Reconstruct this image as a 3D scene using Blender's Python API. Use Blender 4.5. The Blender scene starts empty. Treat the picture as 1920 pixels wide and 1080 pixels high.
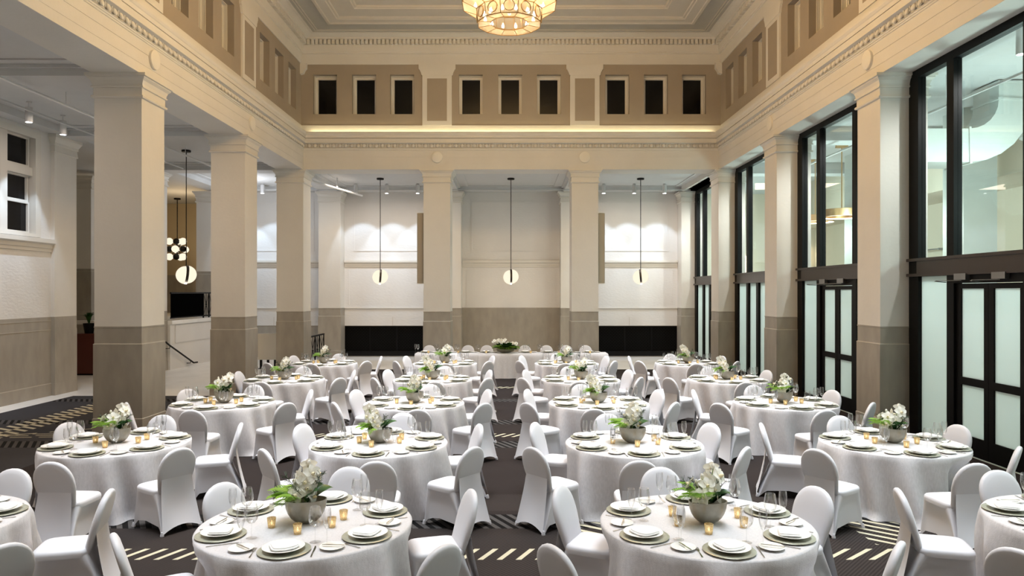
import bpy, math, random
from mathutils import Vector, Matrix, Euler
R = math.radians
PI = math.pi
random.seed(7)
SC = bpy.context.scene
COL = SC.collection

# ------------------------------------------------------------------ camera, world, exposure, large lights
CAM_H = 2.6
cam_d = bpy.data.cameras.new('camera')
cam_d.sensor_width = 36.0
cam_d.lens = 36.0 * 1360.0 / 1920.0
cam_d.shift_x = 2.0 / 1920.0
cam_d.shift_y = 8.0 / 1920.0
cam_d.clip_start = 0.05
cam_d.clip_end = 200
cam = bpy.data.objects.new('camera', cam_d)
COL.objects.link(cam)
cam.location = (0, 0, CAM_H)
cam.rotation_euler = (R(90), 0, 0)
SC.camera = cam

SC.view_settings.view_transform = 'Standard'
SC.view_settings.look = 'None'
SC.view_settings.gamma = 1.0
SC.view_settings.exposure = 0.0
SC.view_settings.use_curve_mapping = False

w = bpy.data.worlds.new('night')
SC.world = w
w.use_nodes = True
w.node_tree.nodes['Background'].inputs[0].default_value = (0.012, 0.013, 0.018, 1)
w.node_tree.nodes['Background'].inputs[1].default_value = 1.0


def area(name, loc, sx, sy, power, col, rot=(0, 0, 0), spread=180):
    d = bpy.data.lights.new(name, 'AREA')
    d.shape = 'RECTANGLE'
    d.size = sx
    d.size_y = sy
    d.energy = power
    d.color = col
    d.spread = R(spread)
    o = bpy.data.objects.new(name, d)
    COL.objects.link(o)
    o.location = loc
    o.rotation_euler = rot
    return o


def spot(name, loc, target, power, col, angle=60, blend=0.4, rad=0.04):
    d = bpy.data.lights.new(name, 'SPOT')
    d.energy = power
    d.color = col
    d.spot_size = R(angle)
    d.spot_blend = blend
    d.shadow_soft_size = rad
    o = bpy.data.objects.new(name, d)
    COL.objects.link(o)
    o.location = loc
    v = Vector(target) - Vector(loc)
    o.rotation_euler = v.to_track_quat('-Z', 'Y').to_euler()
    return o


def point(name, loc, power, col, rad=0.1):
    d = bpy.data.lights.new(name, 'POINT')
    d.energy = power
    d.color = col
    d.shadow_soft_size = rad
    o = bpy.data.objects.new(name, d)
    COL.objects.link(o)
    o.location = loc
    return o


YB_COVE = 23.36
WARM = (1.0, 0.74, 0.44)
NEUT = (1.0, 0.955, 0.93)
COOL = (0.90, 0.94, 1.0)
MINT = (0.88, 1.0, 0.95)
# stage downlights high in the hall ceiling, aimed at the tables
area('hall_downlight', (-3.0, 6.0, 10.3), 3.2, 5.4, 135, (0.88, 0.95, 1.0), spread=54)
area('hall_downlight', (3.0, 6.0, 10.3), 3.2, 5.4, 135, (0.88, 0.95, 1.0), spread=54)
area('hall_downlight', (-2.85, 15.0, 10.3), 3.2, 13.6, 500, (0.88, 0.95, 1.0), spread=52)
area('hall_downlight', (2.85, 15.0, 10.3), 3.2, 13.6, 500, (0.88, 0.95, 1.0), spread=52)
# strip lamp in the cove above the back beam
area('cove_lamp', (0, YB_COVE, 7.70), 13.0, 0.03, 20, (1.0, 0.84, 0.46), rot=(R(105), 0, 0), spread=130)
# unseen area fill added under the aisle ceilings
area('aisle_fill_left', (-9.6, 9.0, 6.45), 1.2, 16.0, 235, (1.0, 0.82, 0.68))
area('aisle_fill_back', (-4.76, 26.4, 6.45), 3.6, 1.6, 115, (1.0, 0.84, 0.68))
area('aisle_fill_back', (4.76, 26.4, 6.45), 3.6, 1.6, 115, (1.0, 0.84, 0.68))
# unseen fill points added in the lit room behind the glass screens
for sy_, pw in ((4.0, 200), (9.0, 200), (13.2, 160), (19.0, 190), (24.0, 180), (28.5, 120)):
    point('side_room_fill', (9.2, sy_, 4.4), pw * 1.28, (0.77, 1.0, 0.98), 0.4)
point('landing_light', (-13.6, 30.0, 5.4), 72, WARM, 0.3)
point('landing_light', (-9.5, 26.4, 5.8), 80, COOL, 0.3)

# ------------------------------------------------------------------ node helper and materials
class E:
    """wraps a node socket so that masks can be written as arithmetic"""
    nt = None

    def __init__(self, s):
        self.s = s

    @staticmethod
    def m(op, *a):
        n = E.nt.nodes.new('ShaderNodeMath')
        n.operation = op
        for i, v in enumerate(a):
            if isinstance(v, E):
                E.nt.links.new(v.s, n.inputs[i])
            else:
                n.inputs[i].default_value = v
        return E(n.outputs[0])

    def __add__(self, o): return E.m('ADD', self, o)
    def __radd__(self, o): return E.m('ADD', o, self)
    def __sub__(self, o): return E.m('SUBTRACT', self, o)
    def __rsub__(self, o): return E.m('SUBTRACT', o, self)
    def __mul__(self, o): return E.m('MULTIPLY', self, o)
    def __rmul__(self, o): return E.m('MULTIPLY', o, self)
    def __truediv__(self, o): return E.m('DIVIDE', self, o)
    def __lt__(self, o): return E.m('LESS_THAN', self, o)
    def __gt__(self, o): return E.m('GREATER_THAN', self, o)
    def fract(self): return E.m('FRACT', self)
    def max(self, o): return E.m('MAXIMUM', self, o)
    def min(self, o): return E.m('MINIMUM', self, o)


def new_mat(name):
    m = bpy.data.materials.new(name)
    m.use_nodes = True
    nt = m.node_tree
    nt.nodes.clear()
    out = nt.nodes.new('ShaderNodeOutputMaterial')
    return m, nt, out


def noise(nt, scale, detail=3, mapscale=None, rough=0.5, coord='Object'):
    tc = nt.nodes.new('ShaderNodeTexCoord')
    n = nt.nodes.new('ShaderNodeTexNoise')
    n.inputs['Scale'].default_value = scale
    n.inputs['Detail'].default_value = detail
    n.inputs['Roughness'].default_value = rough
    if mapscale:
        mp = nt.nodes.new('ShaderNodeMapping')
        mp.inputs['Scale'].default_value = mapscale
        nt.links.new(tc.outputs[coord], mp.inputs[0])
        nt.links.new(mp.outputs[0], n.inputs['Vector'])
    else:
        nt.links.new(tc.outputs[coord], n.inputs['Vector'])
    return n


def mat(name, col, rough=0.6, metal=0.0, var=0.0, vscale=4, vmap=None, bump=0.0, bscale=40, bmap=None,
        spec=0.5, sheen=0.0, subsurf=0.0, emit=None, estr=0.0, coat=0.0, transl=0.0):
    m, nt, out = new_mat(name)
    b = nt.nodes.new('ShaderNodeBsdfPrincipled')
    b.inputs['Base Color'].default_value = (*col, 1)
    b.inputs['Roughness'].default_value = rough
    b.inputs['Metallic'].default_value = metal
    b.inputs['Specular IOR Level'].default_value = spec
    b.inputs['Sheen Weight'].default_value = sheen
    b.inputs['Coat Weight'].default_value = coat
    if emit:
        b.inputs['Emission Color'].default_value = (*emit, 1)
        b.inputs['Emission Strength'].default_value = estr
    if var > 0:
        n = noise(nt, vscale, 4, vmap)
        cr = nt.nodes.new('ShaderNodeValToRGB')
        cr.color_ramp.elements[0].position = 0.3
        cr.color_ramp.elements[1].position = 0.7
        cr.color_ramp.elements[0].color = (*[c * (1 - var) for c in col], 1)
        cr.color_ramp.elements[1].color = (*[min(1, c * (1 + var)) for c in col], 1)
        nt.links.new(n.outputs['Fac'], cr.inputs[0])
        nt.links.new(cr.outputs[0], b.inputs['Base Color'])
    if bump > 0:
        n = noise(nt, bscale, 4, bmap)
        bp = nt.nodes.new('ShaderNodeBump')
        bp.inputs['Strength'].default_value = bump
        bp.inputs['Distance'].default_value = 0.01
        nt.links.new(n.outputs['Fac'], bp.inputs['Height'])
        nt.links.new(bp.outputs[0], b.inputs['Normal'])
    last = b.outputs[0]
    if transl > 0:
        t = nt.nodes.new('ShaderNodeBsdfTranslucent')
        t.inputs[0].default_value = (*col, 1)
        mx = nt.nodes.new('ShaderNodeMixShader')
        mx.inputs[0].default_value = transl
        nt.links.new(b.outputs[0], mx.inputs[1])
        nt.links.new(t.outputs[0], mx.inputs[2])
        last = mx.outputs[0]
    nt.links.new(last, out.inputs[0])
    return m


def emis(name, col, strength):
    m, nt, out = new_mat(name)
    e = nt.nodes.new('ShaderNodeEmission')
    e.inputs[0].default_value = (*col, 1)
    e.inputs[1].default_value = strength
    nt.links.new(e.outputs[0], out.inputs[0])
    return m


def thin_glass(name, tint, base=0.05, rough=0.0, edge=0.6):
    m, nt, out = new_mat(name)
    t = nt.nodes.new('ShaderNodeBsdfTransparent')
    t.inputs[0].default_value = (*tint, 1)
    g = nt.nodes.new('ShaderNodeBsdfGlossy')
    g.inputs['Roughness'].default_value = rough
    lw = nt.nodes.new('ShaderNodeLayerWeight')
    lw.inputs[0].default_value = 0.35
    mr = nt.nodes.new('ShaderNodeMapRange')
    mr.inputs[3].default_value = base
    mr.inputs[4].default_value = edge
    nt.links.new(lw.outputs['Facing'], mr.inputs[0])
    mx = nt.nodes.new('ShaderNodeMixShader')
    nt.links.new(mr.outputs[0], mx.inputs[0])
    nt.links.new(t.outputs[0], mx.inputs[1])
    nt.links.new(g.outputs[0], mx.inputs[2])
    nt.links.new(mx.outputs[0], out.inputs[0])
    return m


M = {}
M['white'] = mat('white_painted_plaster', (0.70, 0.675, 0.635), 0.65, var=0.03, vscale=1.2, bump=0.25, bscale=14)
M['white_rough'] = mat('white_painted_brick_wall', (0.72, 0.70, 0.68), 0.65, var=0.03, vscale=1.0, bump=0.6, bscale=9, bmap=(1, 1, 2.2))
M['trim'] = mat('white_trim_paint', (0.70, 0.67, 0.62), 0.5, var=0.02, vscale=2)
M['dado'] = mat('taupe_stone_dado', (0.335, 0.305, 0.262), 0.45, var=0.10, vscale=2.6, vmap=(1.7, 1.7, 0.65), bump=0.1, bscale=10)
M['dado_line'] = mat('pale_joint', (0.52, 0.48, 0.42), 0.5)
M['taupe'] = mat('taupe_wall_paint', (0.36, 0.305, 0.245), 0.6, var=0.04, vscale=1.5)
M['ceil'] = mat('aisle_ceiling_paint', (0.60, 0.61, 0.62), 0.7, var=0.02)
M['hallceil'] = mat('hall_ceiling_paint', (0.62, 0.585, 0.53), 0.7, var=0.02)
M['ceilgrey'] = mat('hall_ceiling_grey_panel', (0.46, 0.45, 0.42), 0.7, var=0.02)
M['marble'] = mat('white_marble', (0.82, 0.81, 0.79), 0.3, var=0.08, vscale=1.6, vmap=(1, 0.6, 1))
M['black'] = mat('black_metal_frame', (0.003, 0.003, 0.0035), 0.5, spec=0.15)
M['blackiron'] = mat('black_iron', (0.006, 0.006, 0.007), 0.55, spec=0.2)
M['bronze'] = mat('dark_bronze_bar', (0.035, 0.025, 0.022), 0.4)
M['dark'] = mat('black_void', (0.002, 0.002, 0.002), 0.9, spec=0.0)
M['night'] = mat('dark_night_pane', (0.003, 0.003, 0.004), 0.12, spec=0.25)
M['steel'] = mat('brushed_steel', (0.30, 0.30, 0.30), 0.4, 1.0)
M['cutlery'] = mat('polished_steel_cutlery', (0.62, 0.60, 0.57), 0.18, 1.0)
M['cloth'] = mat('pale_grey_damask', (0.59, 0.572, 0.592), 0.6, var=0.07, vscale=60, vmap=(1, 1, 0.35), bump=0.2, bscale=120, sheen=0.15)
M['cover'] = mat('white_stretch_fabric', (0.68, 0.672, 0.715), 0.5, sheen=0.2)
M['china'] = mat('white_glazed_china', (0.86, 0.85, 0.82), 0.14, coat=0.2)
M['charger'] = mat('sage_silver_charger', (0.42, 0.42, 0.34), 0.32, 0.3, var=0.05, vscale=30)
M['chargerdark'] = mat('dark_charger_rim', (0.06, 0.06, 0.05), 0.4)
M['napkin'] = mat('white_linen_napkin', (0.88, 0.875, 0.87), 0.8, bump=0.15, bscale=160)
M['crystal'] = thin_glass('clear_crystal', (0.99, 0.99, 0.99), 0.035, 0.02, 0.55)
M['pane'] = thin_glass('clear_window_glass', (0.93, 0.965, 0.945), 0.03, 0.0, 0.16)
M['bowl'] = mat('brushed_pewter_bowl', (0.33, 0.31, 0.26), 0.36, 0.7, var=0.18, vscale=9, bump=0.15, bscale=12)
M['petal'] = mat('cream_orchid_petal', (0.92, 0.90, 0.84), 0.55, transl=0.3)
M['lip'] = mat('pale_yellow_lip', (0.82, 0.72, 0.48), 0.6)
M['medal'] = mat('cream_medallion_paint', (0.78, 0.75, 0.69), 0.55)
M['fern'] = mat('bright_green_fern', (0.20, 0.36, 0.04), 0.5, var=0.25, vscale=14, transl=0.2)
M['leaf'] = mat('dark_green_leaf', (0.02, 0.07, 0.015), 0.35, var=0.3, vscale=10)
M['sprig'] = mat('dark_needle_sprig', (0.025, 0.05, 0.02), 0.6)
M['stem'] = mat('green_stem', (0.16, 0.25, 0.05), 0.5)
M['brass'] = mat('antique_brass', (0.42, 0.24, 0.08), 0.3, 1.0)
M['gold'] = mat('satin_gold', (0.62, 0.40, 0.20), 0.35, 0.9)
M['bulb'] = emis('lamp_bulb', (1.0, 0.86, 0.62), 9)
M['globe'] = emis('opal_globe', (1.0, 0.90, 0.70), 1.08)
M['spotlens'] = emis('spot_lens', (0.97, 0.98, 1.0), 30)
M['ringlight'] = emis('ring_lamp_diffuser', (1.0, 0.88, 0.66), 6)
M['led'] = emis('cove_led', (1.0, 0.86, 0.50), 7)
M['flame'] = emis('candle_flame', (1.0, 0.86, 0.62), 7)
M['wax'] = mat('white_wax', (0.85, 0.78, 0.6), 0.6, transl=0.3)
M['spotbody'] = mat('white_spot_body', (0.62, 0.62, 0.63), 0.4)
M['maroon'] = mat('maroon_lacquer', (0.09, 0.018, 0.014), 0.4)
M['tan'] = mat('tan_wall_paint', (0.56, 0.47, 0.32), 0.65)
M['cream'] = mat('cream_wall_paint', (0.72, 0.64, 0.52), 0.65)
M['duct'] = mat('white_painted_duct', (0.60, 0.63, 0.61), 0.5, var=0.03)
M['speaker'] = mat('beige_speaker_cabinet', (0.42, 0.37, 0.29), 0.55)
M['board'] = mat('pale_notice_board', (0.70, 0.66, 0.57), 0.6)
M['wood'] = mat('grey_floor_side_room', (0.30, 0.28, 0.26), 0.5, var=0.1)


def chand_glass():
    m, nt, out = new_mat('chandelier_cream_glass')
    t = nt.nodes.new('ShaderNodeBsdfTranslucent')
    t.inputs[0].default_value = (0.66, 0.63, 0.56, 1)
    tr = nt.nodes.new('ShaderNodeBsdfTransparent')
    tr.inputs[0].default_value = (0.97, 0.95, 0.90, 1)
    g = nt.nodes.new('ShaderNodeBsdfGlossy')
    g.inputs['Roughness'].default_value = 0.1
    a = nt.nodes.new('ShaderNodeMixShader')
    a.inputs[0].default_value = 0.62
    b = nt.nodes.new('ShaderNodeMixShader')
    b.inputs[0].default_value = 0.07
    nt.links.new(t.outputs[0], a.inputs[1])
    nt.links.new(tr.outputs[0], a.inputs[2])
    nt.links.new(a.outputs[0], b.inputs[1])
    nt.links.new(g.outputs[0], b.inputs[2])
    nt.links.new(b.outputs[0], out.inputs[0])
    return m


def frosted():
    m, nt, out = new_mat('frosted_glass')
    t = nt.nodes.new('ShaderNodeBsdfTranslucent')
    t.inputs[0].default_value = (0.92, 0.99, 1.0, 1)
    d = nt.nodes.new('ShaderNodeBsdfDiffuse')
    d.inputs[0].default_value = (0.76, 0.80, 0.79, 1)
    g = nt.nodes.new('ShaderNodeBsdfGlossy')
    g.inputs['Roughness'].default_value = 0.25
    a = nt.nodes.new('ShaderNodeMixShader')
    a.inputs[0].default_value = 0.25
    b = nt.nodes.new('ShaderNodeMixShader')
    b.inputs[0].default_value = 0.05
    nt.links.new(t.outputs[0], a.inputs[1])
    nt.links.new(d.outputs[0], a.inputs[2])
    nt.links.new(a.outputs[0], b.inputs[1])
    nt.links.new(g.outputs[0], b.inputs[2])
    nt.links.new(b.outputs[0], out.inputs[0])
    return m


def votive_glass():
    m, nt, out = new_mat('gold_mercury_glass')
    t = nt.nodes.new('ShaderNodeBsdfTranslucent')
    t.inputs[0].default_value = (0.93, 0.83, 0.62, 1)
    tr = nt.nodes.new('ShaderNodeBsdfTransparent')
    tr.inputs[0].default_value = (1.0, 0.93, 0.78, 1)
    g = nt.nodes.new('ShaderNodeBsdfGlossy')
    g.inputs[0].default_value = (0.75, 0.60, 0.36, 1)
    g.inputs['Roughness'].default_value = 0.2
    n = noise(nt, 90, 2)
    a = nt.nodes.new('ShaderNodeMixShader')
    nt.links.new(n.outputs['Fac'], a.inputs[0])
    b = nt.nodes.new('ShaderNodeMixShader')
    b.inputs[0].default_value = 0.3
    nt.links.new(t.outputs[0], a.inputs[1])
    nt.links.new(tr.outputs[0], a.inputs[2])
    nt.links.new(a.outputs[0], b.inputs[1])
    nt.links.new(g.outputs[0], b.inputs[2])
    nt.links.new(b.outputs[0], out.inputs[0])
    return m


def grille_mat():
    m, nt, out = new_mat('black_scalloped_grille')
    b = nt.nodes.new('ShaderNodeBsdfPrincipled')
    b.inputs['Roughness'].default_value = 0.5
    tc = nt.nodes.new('ShaderNodeTexCoord')
    sx = nt.nodes.new('ShaderNodeSeparateXYZ')
    nt.links.new(tc.outputs['Object'], sx.inputs[0])
    E.nt = nt
    x, z = E(sx.outputs[0]), E(sx.outputs[2])
    row = E.m('FLOOR', z / 0.06)
    u = ((x / 0.12 + row * 0.5).fract() - 0.5) * 0.12
    v = (z / 0.06).fract() * 0.06
    r = E.m('SQRT', u * u + v * v)
    k = E.m('ABSOLUTE', r - 0.05) < 0.005
    cm = nt.nodes.new('ShaderNodeMix')
    cm.data_type = 'RGBA'
    b.inputs['Specular IOR Level'].default_value = 0.08
    cm.inputs[6].default_value = (0.0015, 0.0015, 0.0015, 1)
    cm.inputs[7].default_value = (0.010, 0.009, 0.009, 1)
    nt.links.new(k.s, cm.inputs[0])
    nt.links.new(cm.outputs[2], b.inputs['Base Color'])
    nt.links.new(b.outputs[0], out.inputs[0])
    return m


def carpet_mat():
    m, nt, out = new_mat('patterned_banquet_carpet')
    b = nt.nodes.new('ShaderNodeBsdfPrincipled')
    b.inputs['Roughness'].default_value = 0.95
    b.inputs['Specular IOR Level'].default_value = 0.1
    tc = nt.nodes.new('ShaderNodeTexCoord')
    sx = nt.nodes.new('ShaderNodeSeparateXYZ')
    nt.links.new(tc.outputs['Object'], sx.inputs[0])
    E.nt = nt
    x, y = E(sx.outputs[0]), E(sx.outputs[1])

    def box(x0, x1, y0, y1):
        return (x > x0) * (x < x1) * (y > y0) * (y < y1)

    def stripes(x0, x1, y0, y1, per, slope, duty, ph=0.0):
        return box(x0, x1, y0, y1) * (((x - y * slope) / per + ph).fract() < duty)

    def ladder(x0, x1, y0, y1, per, slope, duty, ph=0.0):
        return box(x0, x1, y0, y1) * (((y - x * slope) / per + ph).fract() < duty)

    cream = stripes(-7, 2.2, 7.03, 7.33, 0.185, 0.48, 0.30).max(stripes(2.2, 7.2, 7.03, 7.33, 0.22, 1.15, 0.30))
    cream = cream.max(stripes(-7, 7.2, 13.0, 13.3, 0.175, 0.7, 0.32))
    cream = cream.max(stripes(-7, 7.2, 19.6, 19.9, 0.18, 0.7, 0.40))
    cream = cream.max(stripes(-7, 7.2, 0.9, 1.2, 0.185, 0.52, 0.30))
    # running ladders of bars
    cream = cream.max(ladder(-9.75, -9.38, 11.9, 18.0, 0.24, -0.55, 0.42))
    cream = cream.max(ladder(-9.42, -9.05, 11.9, 18.0, 0.24, -0.55, 0.42, 0.5))
    cream = cream.max(ladder(3.75, 4.35, 7.45, 8.4, 0.20, -0.85, 0.34))
    cream = cream.max(ladder(0.70, 1.05, 7.5, 8.25, 0.20, -0.7, 0.34))
    cream = cream.max(ladder(-2.75, -2.40, 6.2, 7.0, 0.20, -0.35, 0.35))
    # thin broken lines in the left aisle
    for c0 in (12.95, 13.1, 13.25):
        cream = cream.max(box(-10.9, -7.1, c0 - 0.2, c0 + 0.2) * (E.m('ABSOLUTE', y - c0 - (x + 9.0) * 0.06) < 0.018) * (((x + c0) / 0.5).fract() < 0.75))
    cream = cream.max(box(-10.9, -7.1, 12.3, 14.6) * (E.m('ABSOLUTE', y - 13.2 - (x + 9.0) * 0.55) < 0.03) * ((x / 0.45).fract() < 0.6))

    band = box(-11, 7.2, 7.96, 8.46)
    for (a, c) in ((12.1, 12.62), (14.25, 14.7), (17.2, 17.6), (1.9, 2.4)):
        band = band.max(box(-11, 7.2, a, c))
    lines = ((x + y * 0.56) / 0.13).fract() < 0.5
    grey = band * lines
    blk = band * (1.0 - lines)
    hatch = box(-11, 7.2, 6.35, 7.95).max(box(-11, 7.2, 8.6, 9.3)) * (((x - y * 0.9) / 0.042).fract() < 0.5)

    n = noise(nt, 260, 2)
    n2 = noise(nt, 1.4, 3)
    shade = (E(n.outputs['Fac']) - 0.5) * 0.9 + (E(n2.outputs['Fac']) - 0.5) * 0.35 + 1.0

    def mix(fac, a, c):
        cm = nt.nodes.new('ShaderNodeMix')
        cm.data_type = 'RGBA'
        nt.links.new(fac.s, cm.inputs[0])
        for i, v in ((6, a), (7, c)):
            if isinstance(v, tuple):
                cm.inputs[i].default_value = (*v, 1)
            else:
                nt.links.new(v, cm.inputs[i])
        return cm.outputs[2]

    c = mix(hatch * 0.5, (0.024, 0.0185, 0.0175), (0.055, 0.046, 0.042))
    c = mix((x < -7.2) * 0.8, c, (0.048, 0.047, 0.052))
    c = mix(grey, c, (0.070, 0.065, 0.064))
    c = mix(blk, c, (0.007, 0.0065, 0.0065))
    c = mix(cream, c, (0.50, 0.46, 0.34))
    vm = nt.nodes.new('ShaderNodeVectorMath')
    vm.operation = 'SCALE'
    nt.links.new(c, vm.inputs[0])
    nt.links.new(shade.s, vm.inputs['Scale'])
    nt.links.new(vm.outputs[0], b.inputs['Base Color'])
    bp = nt.nodes.new('ShaderNodeBump')
    bp.inputs['Strength'].default_value = 0.4
    bp.inputs['Distance'].default_value = 0.004
    nt.links.new(n.outputs['Fac'], bp.inputs['Height'])
    nt.links.new(bp.outputs[0], b.inputs['Normal'])
    nt.links.new(b.outputs[0], out.inputs[0])
    return m


M['chandglass'] = chand_glass()
M['frost'] = frosted()
M['votive'] = votive_glass()
M['grille'] = grille_mat()
M['carpet'] = carpet_mat()


# ------------------------------------------------------------------ mesh builder
class MB:
    def __init__(self):
        self.v, self.f, self.mi, self.cm = [], [], [], 0

    def quad_grid(self, rows, closed=False, cap0=False, cap1=False):
        """rows: list of equal length point lists; closed joins each row into a ring"""
        b = len(self.v)
        n = len(rows[0])
        for r in rows:
            self.v.extend(r)
        for i in range(len(rows) - 1):
            for j in range(n if closed else n - 1):
                k = (j + 1) % n
                self.f.append((b + i * n + j, b + i * n + k, b + (i + 1) * n + k, b + (i + 1) * n + j))
                self.mi.append(self.cm)
        if cap0:
            self.f.append(tuple(b + j for j in reversed(range(n)))); self.mi.append(self.cm)
        if cap1:
            o = b + (len(rows) - 1) * n
            self.f.append(tuple(o + j for j in range(n))); self.mi.append(self.cm)
        return self

    def box(self, x0, x1, y0, y1, z0, z1, ch=0.0):
        if ch <= 0:
            b = len(self.v)
            self.v += [(x0, y0, z0), (x1, y0, z0), (x1, y1, z0), (x0, y1, z0),
                       (x0, y0, z1), (x1, y0, z1), (x1, y1, z1), (x0, y1, z1)]
            for q in ((0, 3, 2, 1), (4, 5, 6, 7), (0, 1, 5, 4), (1, 2, 6, 5), (2, 3, 7, 6), (3, 0, 4, 7)):
                self.f.append(tuple(b + i for i in q)); self.mi.append(self.cm)
            return self
        # chamfered box: two inset end caps plus the body
        def ring(i, z):
            return [(x0 + i, y0 + i * 0, z), (x1 - i, y0, z), (x1, y0 + i, z), (x1, y1 - i, z),
                    (x1 - i, y1, z), (x0 + i, y1, z), (x0, y1 - i, z), (x0, y0 + i, z)]
        def inner(z):
            c = ch
            return [(x0 + c, y0 + c, z), (x1 - c, y0 + c, z), (x1 - c, y0 + c, z), (x1 - c, y1 - c, z),
                    (x1 - c, y1 - c, z), (x0 + c, y1 - c, z), (x0 + c, y1 - c, z), (x0 + c, y0 + c, z)]
        self.quad_grid([inner(z0), ring(ch, z0 + ch), ring(ch, z1 - ch), inner(z1)], True, True, True)
        return self

    def rings_rect(self, x0, x1, y0, y1, prof):
        """square moulding: prof = [(offset, z)]"""
        rows = [[(x0 - o, y0 - o, z), (x1 + o, y0 - o, z), (x1 + o, y1 + o, z), (x0 - o, y1 + o, z)] for o, z in prof]
        return self.quad_grid(rows, True, True, True)

    def lathe(self, prof, n=24, c=(0, 0, 0), cap0=False, cap1=False, sx=1, sy=1, ph=0.0):
        rows = [[(c[0] + r * sx * math.cos(2 * PI * j / n + ph), c[1] + r * sy * math.sin(2 * PI * j / n + ph), c[2] + z)
                 for j in range(n)] for r, z in prof]
        return self.quad_grid(rows, True, cap0, cap1)

    def tube(self, pts, r, n=8, cap=True):
        pts = [Vector(p) for p in pts]
        rr = r if isinstance(r, (list, tuple)) else [r] * len(pts)
        rows = []
        ref = None
        for i, p in enumerate(pts):
            t = (pts[min(i + 1, len(pts) - 1)] - pts[max(i - 1, 0)])
            if t.length < 1e-9:
                t = Vector((0, 0, 1))
            t.normalize()
            if ref is None:
                ref = Vector((1, 0, 0)) if abs(t.x) < 0.9 else Vector((0, 1, 0))
            a = t.cross(ref)
            if a.length < 1e-6:
                a = t.orthogonal()
            a.normalize()
            bb = t.cross(a).normalized()
            ref = bb.cross(t) * -1 if False else ref
            rows.append([tuple(p + (a * math.cos(2 * PI * j / n) + bb * math.sin(2 * PI * j / n)) * rr[i]) for j in range(n)])
        return self.quad_grid(rows, True, cap, cap)

    def bar(self, p, q, wx, wz):
        """rectangular bar from p to q"""
        p, q = Vector(p), Vector(q)
        t = (q - p).normalized()
        up = Vector((0, 0, 1)) if abs(t.z) < 0.9 else Vector((0, 1, 0))
        a = t.cross(up).normalized() * wx / 2
        b = a.cross(t).normalized() * wz / 2
        rows = [[tuple(c - a - b), tuple(c + a - b), tuple(c + a + b), tuple(c - a + b)] for c in (p, q)]
        return self.quad_grid(rows, True, True, True)

    def prism(self, pts, h0, h1, axis='z'):
        """extrude a polygon; axis z: pts=(x,y); axis y: pts=(x,z); axis x: pts=(y,z)"""
        def P(a, b, h):
            return (a, b, h) if axis == 'z' else ((a, h, b) if axis == 'y' else (h, a, b))
        return self.quad_grid([[P(a, b, h0) for a, b in pts], [P(a, b, h1) for a, b in pts]], True, True, True)

    def sphere(self, c, r, n=16, m=10, sx=1, sy=1, sz=1, t0=0.0, t1=1.0):
        rows = []
        for i in range(m + 1):
            t = PI * (t0 + (t1 - t0) * i / m)
            rr = max(1e-4, math.sin(t)) * r
            rows.append([(c[0] + rr * sx * math.cos(2 * PI * j / n), c[1] + rr * sy * math.sin(2 * PI * j / n), c[2] - r * sz * math.cos(t)) for j in range(n)])
        return self.quad_grid(rows, True)

    def mesh(self, name, mats, smooth=False, angle=35):
        me = bpy.data.meshes.new(name)
        me.from_pydata(self.v, [], self.f)
        mats = mats if isinstance(mats, (list, tuple)) else [mats]
        for m_ in mats:
            me.materials.append(m_)
        if len(mats) > 1:
            me.polygons.foreach_set('material_index', self.mi)
        if smooth:
            me.polygons.foreach_set('use_smooth', [True] * len(me.polygons))
            if angle:
                me.set_sharp_from_angle(angle=R(angle))
        me.validate()
        me.update()
        return me


KIDS = {}


def put(name, me, parent=None, loc=(0, 0, 0), rot=(0, 0, 0), scale=None):
    o = bpy.data.objects.new(name, me)
    COL.objects.link(o)
    o.location = loc
    o.rotation_euler = rot
    if scale:
        o.scale = scale if isinstance(scale, (tuple, list)) else (scale,) * 3
    if parent is not None:
        o.parent = parent
        KIDS.setdefault(parent, []).append(o)
    return o


def obj(name, mb, m_, parent=None, smooth=False, loc=(0, 0, 0), rot=(0, 0, 0), angle=35):
    return put(name, mb.mesh(name, m_, smooth, angle), parent, loc, rot)


def tag(o, label=None, cat=None, group=None, kind=None):
    if label: o['label'] = label
    if cat: o['category'] = cat
    if group: o['group'] = group
    if kind: o['kind'] = kind
    return o


def thing(name, label, cat, loc=(0, 0, 0), rz=0.0, group=None, kind=None):
    o = put(name, None, None, loc, (0, 0, rz))
    o.empty_display_size = 0.1
    return tag(o, label, cat, group, kind)


def clone(root, loc, rz, label=None, scale=None):
    c = root.copy()
    COL.objects.link(c)
    c.location = loc
    c.rotation_euler = (0, 0, rz)
    if scale: c.scale = (scale,) * 3
    if label: c['label'] = label
    for k in KIDS.get(root, ()):
        d = k.copy()
        COL.objects.link(d)
        d.parent = c
        KIDS.setdefault(c, []).append(d)
        for g in KIDS.get(k, ()):
            e = g.copy()
            COL.objects.link(e)
            e.parent = d
            KIDS.setdefault(d, []).append(e)
    return c


def px(x, y, z):
    return 958 + 1360 * x / y, 548 - 1360 * (z - CAM_H) / y


def in_frame(x, y, z, mx=40, my=40):
    if y < 0.4:
        return False
    a, b = px(x, y, z)
    return -mx < a < 1920 + mx and -my < b < 1080 + my


def struct(name, kids, label=None):
    """a piece of the setting: an empty with parts given as (name, MB, material, smooth)"""
    if len(kids) == 1:
        n_, mb, m_, sm = kids[0]
        o = obj(name, mb, m_, None, sm)
    else:
        o = put(name, None)
        for n_, mb, m_, sm in kids:
            obj(n_, mb, m_, o, sm)
    o['kind'] = 'structure'
    if label: o['label'] = label
    return o
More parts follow.
